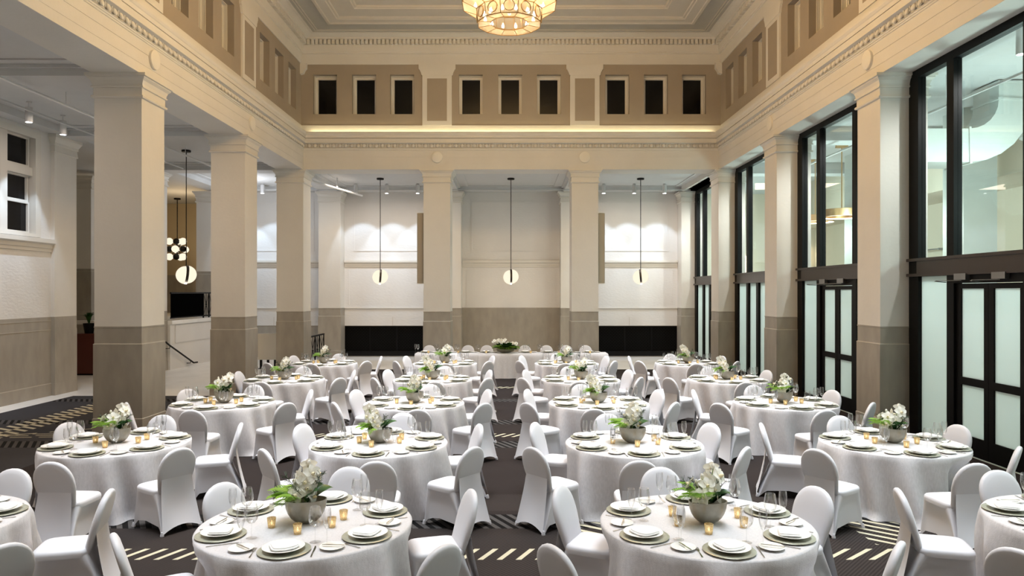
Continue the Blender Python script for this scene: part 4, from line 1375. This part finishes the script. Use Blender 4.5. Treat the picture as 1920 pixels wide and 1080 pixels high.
def chair_parts():
    seat = MB(); rows = []
    for sc_, z in ((0.0, 0.478), (0.5, 0.477), (0.8, 0.472), (0.93, 0.463), (0.985, 0.448), (1.0, 0.43), (0.99, 0.40)):
        rows.append([(x, y, z) for x, y in supel(0.218 * max(sc_, 0.001), 0.222 * max(sc_, 0.001), 5, 32, 0, 0.0)])
    seat.quad_grid(rows, True, False, True)
    # backrest: outline in (u, v), leaning back
    out = []
    N = 15
    for i in range(5):
        t_ = i / 5
        out.append((0.168 + 0.042 * min(1, t_ * 1.2), 0.0 + 0.27 * t_))
    for i in range(N + 1):
        a = PI * i / N
        out.append((0.21 * math.copysign(abs(math.cos(a)) ** 0.9, math.cos(a)), 0.27 + 0.225 * math.sin(a) ** 0.95 if 0 < i < N else 0.27))
    for i in range(4, -1, -1):
        t_ = i / 5
        out.append((-(0.168 + 0.042 * min(1, t_ * 1.2)), 0.27 * t_))
    cu, cv = 0.0, 0.24
    lean = 0.29
    def P(u, v, off):
        # off: along the back normal, + towards the sitter
        y = -0.185 - v * lean + off * math.cos(math.atan(lean)) - 0.05 * (v - 0.0) * (0.49 - v)
        z = 0.415 + v * 0.985 + off * math.sin(math.atan(lean))
        return (u, y, z)
    back = MB(); rows = []
    for sc_, off in ((0.001, 0.030), (0.45, 0.029), (0.78, 0.025), (0.92, 0.016), (0.985, 0.004), (1.0, -0.012), (0.985, -0.026), (0.93, -0.034), (0.75, -0.036), (0.001, -0.036)):
        rows.append([P(cu + (u - cu) * sc_, cv + (v - cv) * sc_, off) for u, v in out])
    back.quad_grid(rows, True)
    # skirt
    N = 64
    top = supel(0.209, 0.214, 6, N)
    def bot(j):
        th = 2 * PI * j / N
        c, s = math.cos(th), math.sin(th)
        x, y = 0.232 * math.copysign(abs(c) ** (2 / 12), c), 0.225 * math.copysign(abs(s) ** (2 / 12), s)
        if y < 0:
            y *= 1.68
        return x, y
    def mid(j):
        th = 2 * PI * j / N
        return abs(math.sin(2 * th)) < 0.999 and (1 - abs(math.sin(2 * th)) ** 1.0) or 0
    sk = MB(); rows = []
    L = 9
    for i in range(L + 1):
        t_ = i / L
        row = []
        for j in range(N):
            (xa, ya), (xb, yb_) = top[j], bot(j)
            m_ = mid(j)
            x = xa + (xb - xa) * t_
            y = ya + (yb_ - ya) * t_
            pinch = 0.052 * m_ ** 0.7 * min(1, t_ * 2.2) * (1 - 0.25 * t_)
            th = 2 * PI * j / N
            x -= pinch * math.copysign(1, x) * (abs(math.cos(th)) > abs(math.sin(th)))
            y -= pinch * 0.7 * math.copysign(1, y) * (abs(math.cos(th)) <= abs(math.sin(th)))
            z0 = 0.425
            z1 = 0.012 + 0.085 * m_ ** 1.3
            row.append((x, y, z0 + (z1 - z0) * t_))
        rows.append(row)
    sk.quad_grid(rows, True)
    # stretched panel behind, from the back down to the rear feet
    rp = MB(); rows = []
    for i in range(7):
        t_ = i / 6
        row = []
        for k in range(9):
            u = -1 + 2 * k / 8
            x = u * (0.172 + 0.053 * t_)
            z = 0.575 * (1 - t_) + (0.014 + 0.07 * (1 - u * u)) * t_
            y = -0.272 - 0.115 * t_ ** 1.3 + 0.028 * (1 - u * u) * math.sin(PI * t_)
            row.append((x, y, z))
        rows.append(row)
    rp.quad_grid(rows)
    sw = MB()
    for s in (-1, 1):
        sw.quad_grid([[(s * 0.172 + s * 0.053 * i / 6, -0.272 - 0.115 * (i / 6) ** 1.3, 0.575 * (1 - i / 6) + 0.014 * i / 6),
                       (s * 0.205, -0.19 - 0.16 * (i / 6) ** 1.2, 0.50 * (1 - i / 6) + 0.014 * i / 6)] for i in range(7)])
    foot = MB().lathe([(0.020, 0.0), (0.021, 0.01), (0.012, 0.045)], 10, cap0=True, cap1=True)
    return (seat.mesh('seat', M['cover'], True, 60), back.mesh('backrest', M['cover'], True, 70), sk.mesh('skirt', M['cover'], True, 50),
            rp.mesh('rear_panel', M['cover'], True, 60), sw.mesh('side_gusset', M['cover'], True, 60), foot.mesh('foot_pocket', M['cover'], True, 50))
CH = chair_parts()


def chair_proto():
    t = put('banquet_chair', None)
    tag(t, 'white banquet chair', 'chair', 'covered banquet chairs')
    put('seat', CH[0], t)
    put('backrest', CH[1], t)
    put('skirt', CH[2], t)
    put('rear_panel', CH[3], t)
    for x, y in ((-0.218, 0.213), (0.218, 0.213), (-0.222, -0.372), (0.222, -0.372)):
        put('foot_pocket', CH[5], t, (x, y, 0.002))
    return t
chair0 = chair_proto()
used = {}


def place(proto, key, loc, rz, label, scale=None):
    """the first time move the prototype itself, then copy it"""
    if key not in used:
        used[key] = 1
        proto.location = loc
        proto.rotation_euler = (0, 0, rz)
        proto['label'] = label
        if scale: proto.scale = (scale,) * 3
        return proto
    return clone(proto, loc, rz, label, scale)

# --- tableware prototypes --------------------------------------------------------
GL = 0.008
def mk(name, parts, cat, group):
    if len(parts) == 1:
        o = put(name, parts[0][1])
    else:
        o = put(name, None)
        for p in parts:
            put(p[0], p[1], o, *(p[2:]))
    return tag(o, name, cat, group)
charger_me = MB().lathe([(0.001, 0.010), (0.125, 0.010), (0.14, 0.013), (0.184, 0.016), (0.187, 0.014), (0.15, 0.004), (0.12, 0.0), (0.001, 0.0)], 40).mesh('charger_plate', M['charger'], True, 40)
plate_me = MB().lathe([(0.001, 0.014), (0.088, 0.014), (0.105, 0.018), (0.146, 0.030), (0.149, 0.029), (0.11, 0.012), (0.09, 0.002), (0.08, 0.0), (0.001, 0.0)], 40).mesh('dinner_plate', M['china'], True, 40)
side_me = MB().lathe([(0.001, 0.009), (0.058, 0.009), (0.07, 0.012), (0.09, 0.021), (0.092, 0.020), (0.07, 0.007), (0.055, 0.0), (0.001, 0.0)], 28).mesh('side_plate', M['china'], True, 40)
def napkin_mesh():
    mb = MB()
    for sx_, sy_, ox, oy, zo in ((0.098, 0.080, 0, 0, 0.0), (0.091, 0.075, 0.003, 0.003, 0.010)):
        rows = []
        for sc_, z in ((0.001, 0.012), (0.6, 0.0125), (0.9, 0.011), (0.985, 0.008), (1.0, 0.004), (0.985, 0.0)):
            rows.append([(x * (1 + 0.02 * math.sin(7 * i)) + ox, y + oy, z + zo + 0.010 * (abs(x) / 0.1) ** 2 + 0.0012 * math.sin(30 * x + 20 * y)) for i, (x, y) in enumerate(supel(sx_ * sc_, sy_ * sc_, 6, 28))])
        mb.quad_grid(rows, True, False, True)
    return mb.mesh('folded_napkin', M['napkin'], True, 60)
napkin_me = napkin_mesh()
def glass_parts(kind):
    if kind == 'wine':
        bowl = [(0.004, 0.100), (0.020, 0.104), (0.037, 0.125), (0.044, 0.150), (0.043, 0.180), (0.038, 0.210), (0.033, 0.235), (0.032, 0.235), (0.037, 0.209), (0.042, 0.179), (0.043, 0.150), (0.036, 0.127), (0.019, 0.106), (0.003, 0.102)]
        zb, fr_ = 0.100, 0.036
    else:
        bowl = [(0.004, 0.105), (0.014, 0.115), (0.024, 0.145), (0.029, 0.180), (0.028, 0.215), (0.025, 0.245), (0.024, 0.245), (0.027, 0.214), (0.028, 0.180), (0.023, 0.147), (0.013, 0.118), (0.003, 0.108)]
        zb, fr_ = 0.105, 0.032
    b = MB().lathe(bowl, 20).mesh('glass_bowl', M['crystal'], True, 60)
    s = MB().lathe([(0.006, 0.006), (0.0035, 0.02), (0.003, 0.06), (0.004, zb)], 8).mesh('glass_stem', M['crystal'], True, 60)
    f = MB().lathe([(0.001, 0.005), (0.008, 0.005), (fr_, 0.0015), (fr_, 0.0)], 20).mesh('glass_foot', M['crystal'], True, 40)
    return [('glass_bowl', b), ('glass_stem', s), ('glass_foot', f)]
def knife_mesh(L=0.22):
    mb = MB()
    mb.prism([(-0.004, -L / 2), (0.004, -L / 2), (0.0055, -L / 2 + 0.02), (0.005, 0.0), (0.009, 0.01), (0.0095, L / 2 - 0.03), (0.003, L / 2), (-0.004, L / 2), (-0.0045, 0.0), (-0.0055, -L / 2 + 0.02)], 0.0, 0.004)
    return mb.mesh('knife', M['cutlery'])
def fork_mesh(L=0.2):
    mb = MB()
    mb.prism([(-0.006, -L / 2), (0.006, -L / 2), (0.003, 0.01), (0.011, 0.04), (0.011, 0.055), (-0.011, 0.055), (-0.011, 0.04), (-0.003, 0.01)], 0.001, 0.004)
    for k in range(4):
        x = -0.011 + 0.0066 * k
        mb.box(x, x + 0.0028, 0.055, L / 2, 0.002, 0.0045)
    return mb.mesh('fork', M['cutlery'])
P_charger = mk('charger_plate', [('c', charger_me)], 'charger plate', 'charger plates')
P_plate = mk('dinner_plate', [('c', plate_me)], 'plate', 'dinner plates')
P_side = mk('side_plate', [('c', side_me)], 'plate', 'side plates')
P_nap = mk('folded_napkin', [('c', napkin_me)], 'napkin', 'folded napkins')
P_wine = mk('wine_glass', glass_parts('wine'), 'glass', 'wine glasses')
P_flute = mk('champagne_flute', glass_parts('flute'), 'glass', 'champagne flutes')
P_knife = mk('dinner_knife', [('c', knife_mesh(0.225))], 'knife', 'dinner knives')
P_fork = mk('dinner_fork', [('c', fork_mesh(0.20))], 'fork', 'dinner forks')
P_bk = mk('butter_knife', [('c', knife_mesh(0.165))], 'knife', 'butter knives')
v_cup = MB().lathe([(0.001, 0.0), (0.024, 0.0), (0.027, 0.006), (0.035, 0.078), (0.033, 0.078), (0.0255, 0.010), (0.001, 0.008)], 18).mesh('glass_cup', M['votive'], True, 40)
v_wax = MB().lathe([(0.001, 0.009), (0.019, 0.009), (0.019, 0.024), (0.001, 0.024)], 14).mesh('tea_light', M['wax'], True, 40)
v_fl = MB().lathe([(0.0005, 0.024), (0.006, 0.030), (0.0075, 0.036), (0.004, 0.048), (0.0005, 0.056)], 8).mesh('flame', M['flame'], True, None)
P_vot = mk('votive_candle', [('glass_cup', v_cup), ('tea_light', v_wax), ('flame', v_fl)], 'candle', 'votive candles')

# --- flower centrepieces ----------------------------------------------------------
def bloom_mesh():
    mb = MB()
    for k in range(5):
        a = 2 * PI * k / 5 + PI / 2
        L, W = (0.052, 0.021) if k in (0, 2, 3) else (0.056, 0.027)
        rows = []
        for i in range(5):
            t_ = i / 4
            ww = W * math.sin(PI * (0.12 + 0.84 * t_)) ** 0.8
            x = 0.004 + L * t_
            z = 0.018 * t_ - 0.022 * t_ * t_
            rows.append([(x * math.cos(a) - s * ww * math.sin(a), x * math.sin(a) + s * ww * math.cos(a), z + 0.006 * abs(s)) for s in (-1, 0, 1)])
        mb.quad_grid(rows)
    mb.cm = 1
    mb.lathe([(0.009, 0.0), (0.012, 0.012), (0.007, 0.026), (0.0035, 0.03)], 7, (0, -0.006, 0))
    return mb.mesh('orchid_bloom', [M['petal'], M['lip']], True, 60)
def bud_mesh():
    return MB().sphere((0, 0, 0.02), 0.014, 8, 6, sz=1.6).mesh('orchid_bud', M['petal'], True, None)
def fern_mesh(L=0.25):
    mb = MB()
    n = 13
    def sp(t_): return Vector((L * t_, 0, 0.10 * math.sin(PI * 0.62 * t_) - 0.09 * t_ * t_))
    mb.tube([sp(i / 8) for i in range(9)], 0.0022, 4)
    for i in range(1, n):
        t_ = 0.12 + 0.85 * i / n
        p = sp(t_)
        l_ = 0.085 * math.sin(PI * (0.25 + 0.72 * (1 - t_)) * 0.95) + 0.012
        for s in (-1, 1):
            q = p + Vector((l_ * 0.55, s * l_, -0.015))
            d = Vector((0.012, 0, 0))
            m1 = p + (q - p) * 0.45
            b = len(mb.v)
            mb.v += [tuple(p), tuple(m1 - d), tuple(q), tuple(m1 + d + Vector((0.004, 0, 0.004)))]
            mb.f.append((b, b + 1, b + 2, b + 3)); mb.mi.append(0)
    return mb.mesh('fern_frond', M['fern'])
def broad_leaf_mesh(L=0.2, W=0.05):
    return strap_leaf(L, W, 0.55, 8, 0.35).mesh('broad_leaf', M['leaf'], True, 70)
def sprig_mesh():
    mb = MB()
    mb.tube([(0, 0, 0), (0.01, 0, 0.1), (0.03, 0, 0.2)], 0.0018, 4)
    rnd = random.Random(4)
    for i in range(26):
        z = 0.10 + 0.10 * rnd.random()
        a = rnd.uniform(0, 6.28)
        p = Vector((0.01 + (z - 0.1) * 0.2, 0, z))
        q = p + Vector((math.cos(a) * 0.03, math.sin(a) * 0.03, 0.025))
        mb.tube([p, q], 0.0012, 3)
    return mb.mesh('needle_sprig', M['sprig'])
BL, BUD, FERN, BLEAF, SPR = bloom_mesh(), bud_mesh(), fern_mesh(), broad_leaf_mesh(), sprig_mesh()


def bowl_mesh(rx=0.157, ry=0.10, h=0.182):
    mb = MB(); rows = []
    n = 36
    for t_ in (0.0, 0.06, 0.16, 0.3, 0.46, 0.62, 0.78, 0.92, 1.0):
        a = PI / 2 * t_
        k = 0.16 + 0.84 * math.sin(a) ** 0.95
        rows.append([(rx * k * math.copysign(abs(math.cos(2 * PI * j / n)) ** 0.9, math.cos(2 * PI * j / n)), ry * k * math.copysign(abs(math.sin(2 * PI * j / n)) ** 0.9, math.sin(2 * PI * j / n)), h * (1 - math.cos(a)) ) for j in range(n)])
    top = rows[-1]
    rows.append([(x * 0.96, y * 0.95, h) for x, y, z in top])
    rows.append([(x * 0.9, y * 0.88, h * 0.82) for x, y, z in top])
    mb.quad_grid(rows, True, True, True)
    return mb.mesh('bowl', M['bowl'], True, 50)
BOWL = bowl_mesh()


def centrepiece(seed, label):
    rnd = random.Random(seed)
    t = put('flower_centrepiece', None)
    tag(t, label, 'flower arrangement', 'orchid bowls on the round tables')
    put('bowl', BOWL, t)
    h = 0.176
    # two leaning orchid stems carrying blooms
    for s in range(3):
        bx = rnd.uniform(-0.06, 0.05)
        lean = rnd.uniform(-0.10, 0.10)
        H = [0.29, 0.23, 0.17][s]
        ly = rnd.uniform(-0.05, 0.05)
        pts = [(bx + lean * (i / 5) ** 1.5, ly * i / 5, h - 0.03 + H * i / 5) for i in range(6)]
        obj('orchid_stem', MB().tube(pts, 0.004, 5), M['stem'], t)
        nb_ = [7, 6, 4][s]
        for k in range(nb_):
            f = 0.22 + 0.74 * k / (nb_ - 1)
            p = Vector(pts[0]).lerp(Vector(pts[-1]), f)
            p.x = bx + lean * f ** 1.5
            a = k * 2.4 + s + rnd.uniform(-0.5, 0.5)
            p += Vector((math.cos(a) * 0.058, math.sin(a) * 0.058, 0.0))
            d = Vector((math.cos(a), math.sin(a), 0.25 + rnd.uniform(-0.2, 0.3)))
            q = d.to_track_quat('Z', 'Y').to_euler()
            put('orchid_bloom', BL, t, p, q, rnd.uniform(1.15, 1.5))
        put('orchid_bud', BUD, t, (bx + lean, ly, h - 0.03 + H))
    for k in range(6):
        a = PI + (k - 2.5) * 0.42 + rnd.uniform(-0.15, 0.15)
        put('fern_frond', FERN, t, (0.05 * math.cos(a), 0.03 * math.sin(a), h - 0.01), (rnd.uniform(-0.3, 0.3), R(rnd.uniform(-25, 12)), a), rnd.uniform(0.75, 1.0))
    for k in range(4):
        a = (k - 1.5) * 0.5 + rnd.uniform(-0.2, 0.2)
        put('broad_leaf', BLEAF, t, (0.04 * math.cos(a), 0.03 * math.sin(a), h - 0.01), (rnd.uniform(-0.5, 0.5), R(rnd.uniform(-55, -15)), a), rnd.uniform(0.9, 1.2))
    for k in range(5):
        a = rnd.uniform(-3.1, 3.1)
        put('needle_sprig', SPR, t, (0.03 * math.cos(a), 0.03 * math.sin(a), h), (R(rnd.uniform(-35, 35)), R(rnd.uniform(5, 45)), a), rnd.uniform(0.9, 1.2))
    return t
cps = [centrepiece(s, 'orchid bowl') for s in (5, 12, 31)]

# --- lay the tables -------------------------------------------------------------
SEATS = [(-90, 'near side'), (-32, 'near right'), (25, 'far right'), (88, 'far side'), (152, 'far left'), (210, 'near left')]
FLIP = {0: 1, 1: 1, 2: -1, 3: -1}
# chair radius of the backrest top by seat, default and per table: {(row, col, seat): (angle, radius, twist)}
CHD = [
    [(-82, 1.36, -14), (-38, 1.40, 0), (18, 1.12, 0), (86, 0.80, 0), (150, 0.74, 0), (224, 1.15, -12)],
    [(-80, 1.32, -8), (-39, 1.25, 0), (20, 0.98, 0), (85, 0.92, 0), (157, 0.85, 0), (224, 1.16, -8)],
    [(-97, 1.30, 6), (-42, 1.13, 6), (24, 0.87, 0), (96, 0.90, 0), (158, 0.95, 0), (219, 1.25, 0)],
    [(-97, 1.38, 12), (-47, 1.08, 8), (21, 0.76, 0), (100, 0.76, 0), (162, 1.17, 0), (216, 1.44, 0)],
]
CHX = {(0, 1, 1): (-39, 1.20, 0), (0, 1, 2): (17, 1.04, 0), (0, 1, 4): (146, 0.80, 0), (0, 1, 5): (213, 1.03, 0),
       (0, 2, 1): (-41, 1.08, 4), (0, 0, 1): (-33, 1.40, 0), (1, 0, 1): (-41, 1.28, 6), (2, 0, 5): (226, 1.16, -18), (3, 0, 5): None, (3, 0, 4): (172, 0.72, 0),
       (4, 0, 5): (236, 1.45, 0), (4, 0, 1): (-38, 1.32, 0), (1, 3, 1): (-49, 0.98, 8)}
# rotation of each centrepiece and style
CPR = {(0, 0): (1, 20), (0, 1): (1, 10), (0, 2): (0, 5), (0, 3): (2, 0), (1, 0): (0, 30), (1, 1): (2, 8), (1, 2): (1, -10), (1, 3): (0, -35),
       (2, 0): (0, -10), (2, 1): (1, 30), (2, 2): (2, 12), (2, 3): (0, 15), (3, 0): (1, 0), (3, 1): (2, 15), (3, 2): (0, -25), (3, 3): (2, -10),
       (4, 0): (1, -12), (4, 1): (0, 14), (4, 2): (1, -16), (4, 3): (2, 10)}
CPDESC = {0: 'pewter bowl of cream orchids', 1: 'pewter bowl of orchids and fern', 2: 'pewter bowl of loose orchids'}
rj = random.Random(99)


def setting(cx, cy, a, where, zt=ZT):
    """a: direction from the table centre to the diner, radians; local x = the diner's right"""
    face = a + PI / 2          # local +y looks to the table centre
    def go(P, key, lx, r, z, rot, label, sc=None):
        x = cx + r * math.cos(a) + lx * math.cos(a + PI / 2)
        y = cy + r * math.sin(a) + lx * math.sin(a + PI / 2)
        if in_frame(x, y, z, 150, 40):
            place(P, key, (x, y, z), rot, label, sc)
    j = rj.uniform
    r0 = 0.645
    go(P_charger, 'ch', 0, r0, zt, 0, f'sage grey charger plate, {where}')
    go(P_plate, 'pl', j(-.008, .008), r0 + j(-.008, .008), zt + 0.0135, 0, f'round white dinner plate, {where}')
    go(P_nap, 'na', 0, r0, zt + 0.0325, face + j(-.5, .5), f'folded white napkin, {where}')
    lx = -0.315
    go(P_side, 'sp', lx, 0.60 + j(-.01, .01), zt, 0, f'small white side plate, {where}')
    go(P_bk, 'bk', lx + 0.01, 0.60, zt + 0.0215, face + R(35 + j(-25, 25)), f'butter knife on side plate, {where}')
    go(P_fork, 'fk', -0.215 + j(-.01, .01), 0.67, zt + 0.001, face + j(-.12, .12), f'steel dinner fork, {where}')
    go(P_knife, 'kn', 0.215 + j(-.01, .01), 0.66, zt + 0.001, face + j(-.12, .12), f'steel dinner knife, {where}')
    go(P_wine, 'wg', 0.18 + j(-.015, .015), 0.455 + j(-.015, .015), zt + 0.001, 0, f'stemmed wine glass, {where}', 1.12)
    go(P_flute, 'fl', 0.275 + j(-.01, .01), 0.53 + j(-.012, .012), zt + 0.001, 0, f'slim champagne flute, {where}', 1.10)


VD = ['left of the bowl', 'in front of the bowl', 'right of the bowl', 'behind the bowl to the right', 'behind the bowl to the left']
for ri, y in enumerate(ROWY):
    for ci, x in enumerate(TX[ri]):
        tn = f'{COLN[ci]} table of the {ROWN[ri]}'
        t = thing('round_table', f'round banquet table under a floor-length pale grey cloth, {tn}'.replace(' table of the', ' of the'), 'table', (x, y, 0), R(37 * ri + 71 * ci), 'round banquet tables')
        dents = []
        # chairs
        for si, (ad, rad, tw) in enumerate(CHD[ci]):
            if (ri, ci, si) in CHX:
                v = CHX[(ri, ci, si)]
                if v is None:
                    continue
                ad, rad, tw = v
            else:
                ad += rj.uniform(-3, 3)
                rad += rj.uniform(-0.03, 0.04)
                tw += rj.uniform(-3, 3)
            a = R(ad)
            cx, cy = x + rad * math.cos(a), y + rad * math.sin(a)
            if not (in_frame(cx, cy, 0.8, 60, 60) or in_frame(cx, cy, 0.45, 60, 40)):
                continue
            dents.append((a - t.rotation_euler.z, rad))
            place(chair0, 'chair', (cx, cy, 0.008), a + PI / 2 + R(tw), f'white stretch-covered chair at the {SEATS[si][1]}, {tn}')
        put('tablecloth', cloth_mesh((3, 8, 21)[(ri + ci) % 3], dents), t)
        for si, (ad, nm) in enumerate(SEATS):
            a = R(ad + rj.uniform(-2, 2))
            setting(x, y, a, f'{nm}, {tn}')
        k, rot = CPR[(ri, ci)]
        if in_frame(x, y, 1.0):
            place(cps[k], f'cp{k}', (x + rj.uniform(-.02, .02), y, ZT + 0.0005), R(rot), f'{CPDESC[k]}, {tn}', rj.uniform(0.96, 1.06))
        for vi, (va, vr) in enumerate(((195, 0.27), (262, 0.27), (345, 0.27), (28, 0.30), (140, 0.29))):
            if vi == 4 and (ri + ci) % 2:
                continue
            a = R(va + rj.uniform(-12, 12))
            vr += rj.uniform(-.03, .03)
            p = (x + vr * math.cos(a), y + vr * math.sin(a), ZT + 0.0005)
            if in_frame(*p):
                place(P_vot, 'vo', p, rj.uniform(0, 6), f'gold glass votive candle {VD[vi]}, {tn}')

# --- head table --------------------------------------------------------------------
HX0, HX1, HY0, HY1 = -2.90, 2.93, 21.85, 22.50
ht = thing('head_table', 'long straight head table under a white floor-length cloth before the back columns', 'table', (0, 0, 0))
def head_cloth(x0, x1, seed):
    rnd = random.Random(seed)
    ph = [rnd.uniform(0, 6.28) for _ in range(4)]
    per = []
    nx, ny = 70, 14
    for i in range(nx): per.append((x0 + (x1 - x0) * i / nx, HY0, 0, -1))
    for i in range(ny): per.append((x1, HY0 + (HY1 - HY0) * i / ny, 1, 0))
    for i in range(nx): per.append((x1 - (x1 - x0) * i / nx, HY1, 0, 1))
    for i in range(ny): per.append((x0, HY1 - (HY1 - HY0) * i / ny, -1, 0))
    mb = MB(); rows = []
    cx, cy = (x0 + x1) / 2, (HY0 + HY1) / 2
    rows.append([(cx + (a - cx) * 0.99, cy + (b - cy) * 0.96, ZT) for a, b, _, _ in per])
    rows.append([(a, b, ZT - 0.008) for a, b, _, _ in per])
    for i in range(1, 11):
        t_ = i / 10
        row = []
        for k, (a, b, nx_, ny_) in enumerate(per):
            u = a * 3.1 + b * 2.3
            f = 0.030 * math.sin(2.1 * u + ph[0]) + 0.02 * math.sin(4.7 * u + ph[1]) + 0.008 * math.sin(11 * u + ph[2])
            corner = max(0, 1 - min(abs(a - x0), abs(a - x1)) / 0.4) * 0.06
            o = 0.02 + 0.10 * t_ + f * t_ ** 0.8 + corner * t_
            row.append((a + nx_ * o * 0.5, b + ny_ * o, (ZT - 0.008) * (1 - t_) + 0.014 * t_))
        rows.append(row)
    return mb.quad_grid(rows, True, True).mesh('tablecloth', M['cloth'], True, 70)
put('tablecloth', head_cloth(HX0, -0.98, 2), ht)
put('tablecloth', head_cloth(-0.98, 0.98, 6), ht)
put('tablecloth', head_cloth(0.98, HX1, 9), ht)
hx = [(p - 958) * 23.1 / 1360 for p in (804, 839, 876, 913, 984, 1025, 1062, 1099)]
ORD = ['first', 'second', 'third', 'fourth', 'fifth', 'sixth', 'seventh', 'last']
for i, x in enumerate(hx):
    w_ = f'{ORD[i]} place along the head table'
    place(chair0, 'chair', (x, 22.972, 0.0), PI + R(rj.uniform(-4, 4)), f'white covered chair behind the head table, {ORD[i]} from the left')
    place(P_charger, 'ch', (x, 22.31, ZT), 0, f'sage grey charger plate, {w_}')
    place(P_plate, 'pl', (x, 22.31, ZT + 0.0135), 0, f'round white dinner plate, {w_}')
    place(P_nap, 'na', (x, 22.31, ZT + 0.0325), rj.uniform(-.3, .3), f'folded white napkin, {w_}')
    place(P_side, 'sp', (x + 0.27, 22.31, ZT), 0, f'small white side plate, {w_}')
    place(P_bk, 'bk', (x + 0.27, 22.31, ZT + 0.0215), 0.4, f'butter knife on side plate, {w_}')
    place(P_fork, 'fk', (x + 0.2, 22.33, ZT + 0.001), PI, f'steel dinner fork, {w_}')
    place(P_knife, 'kn', (x - 0.2, 22.33, ZT + 0.001), PI, f'steel dinner knife, {w_}')
    place(P_wine, 'wg', ((x - 0.22, 22.09, ZT + 0.001) if i != 4 else (x - 0.02, 22.0, ZT + 0.001)), 0, f'stemmed wine glass, {w_}')
    place(P_flute, 'fl', ((x - 0.30, 22.14, ZT + 0.001) if i != 4 else (x + 0.09, 22.0, ZT + 0.001)), 0, f'slim champagne flute, {w_}')
for i, x in enumerate((-2.5, -1.6, -0.75, 0.6, 1.45, 2.4)):
    place(P_vot, 'vo', (x, 21.99, ZT + 0.0005), 0, f'gold glass votive candle, {ORD[i]} along the head table')

# long low arrangement on the head table
lf = thing('long_flower_arrangement', 'long low arrangement of white orchids and dark leaves on the head table', 'flower arrangement', (-0.17, 22.15, ZT))
obj('dish', MB().lathe([(0.10, 0), (0.24, 0.05), (0.30, 0.115), (0.285, 0.115), (0.23, 0.06)], 28, cap0=True, cap1=True, sy=0.55), M['bowl'], lf, True)
rl = random.Random(17)
for k in range(22):
    a = 2 * PI * k / 22 + rl.uniform(-.1, .1)
    put('broad_leaf', BLEAF, lf, (0.16 * math.cos(a), 0.06 * math.sin(a), 0.12), (rl.uniform(-.5, .5), R(rl.uniform(-45, 8)), a), rl.uniform(1.1, 1.7))
for k in range(14):
    a = 2 * PI * k / 14 + rl.uniform(-.2, .2)
    put('fern_frond', FERN, lf, (0.15 * math.cos(a), 0.05 * math.sin(a), 0.12), (rl.uniform(-.4, .4), R(rl.uniform(-30, 5)), a), rl.uniform(0.9, 1.3))
for k in range(24):
    x = -0.38 + 0.70 * (k % 12) / 11 + rl.uniform(-.02, .02)
    z = 0.24 + 0.12 * rl.random() * (1 - abs(x)) + (0.06 if x < 0 else -0.02)
    d = Vector((rl.uniform(-.5, .5), rl.uniform(-1, -0.3), rl.uniform(0, .8)))
    put('orchid_bloom', BL, lf, (x, rl.uniform(-.09, .05), z), d.to_track_quat('Z', 'Y').to_euler(), rl.uniform(0.9, 1.25))
for k in range(6):
    x = -0.36 + 0.14 * k
    obj('orchid_stem', MB().tube([(x * 0.4, 0, 0.08), (x * 0.8, 0, 0.2), (x, -0.02, 0.33)], 0.005, 5), M['stem'], lf)
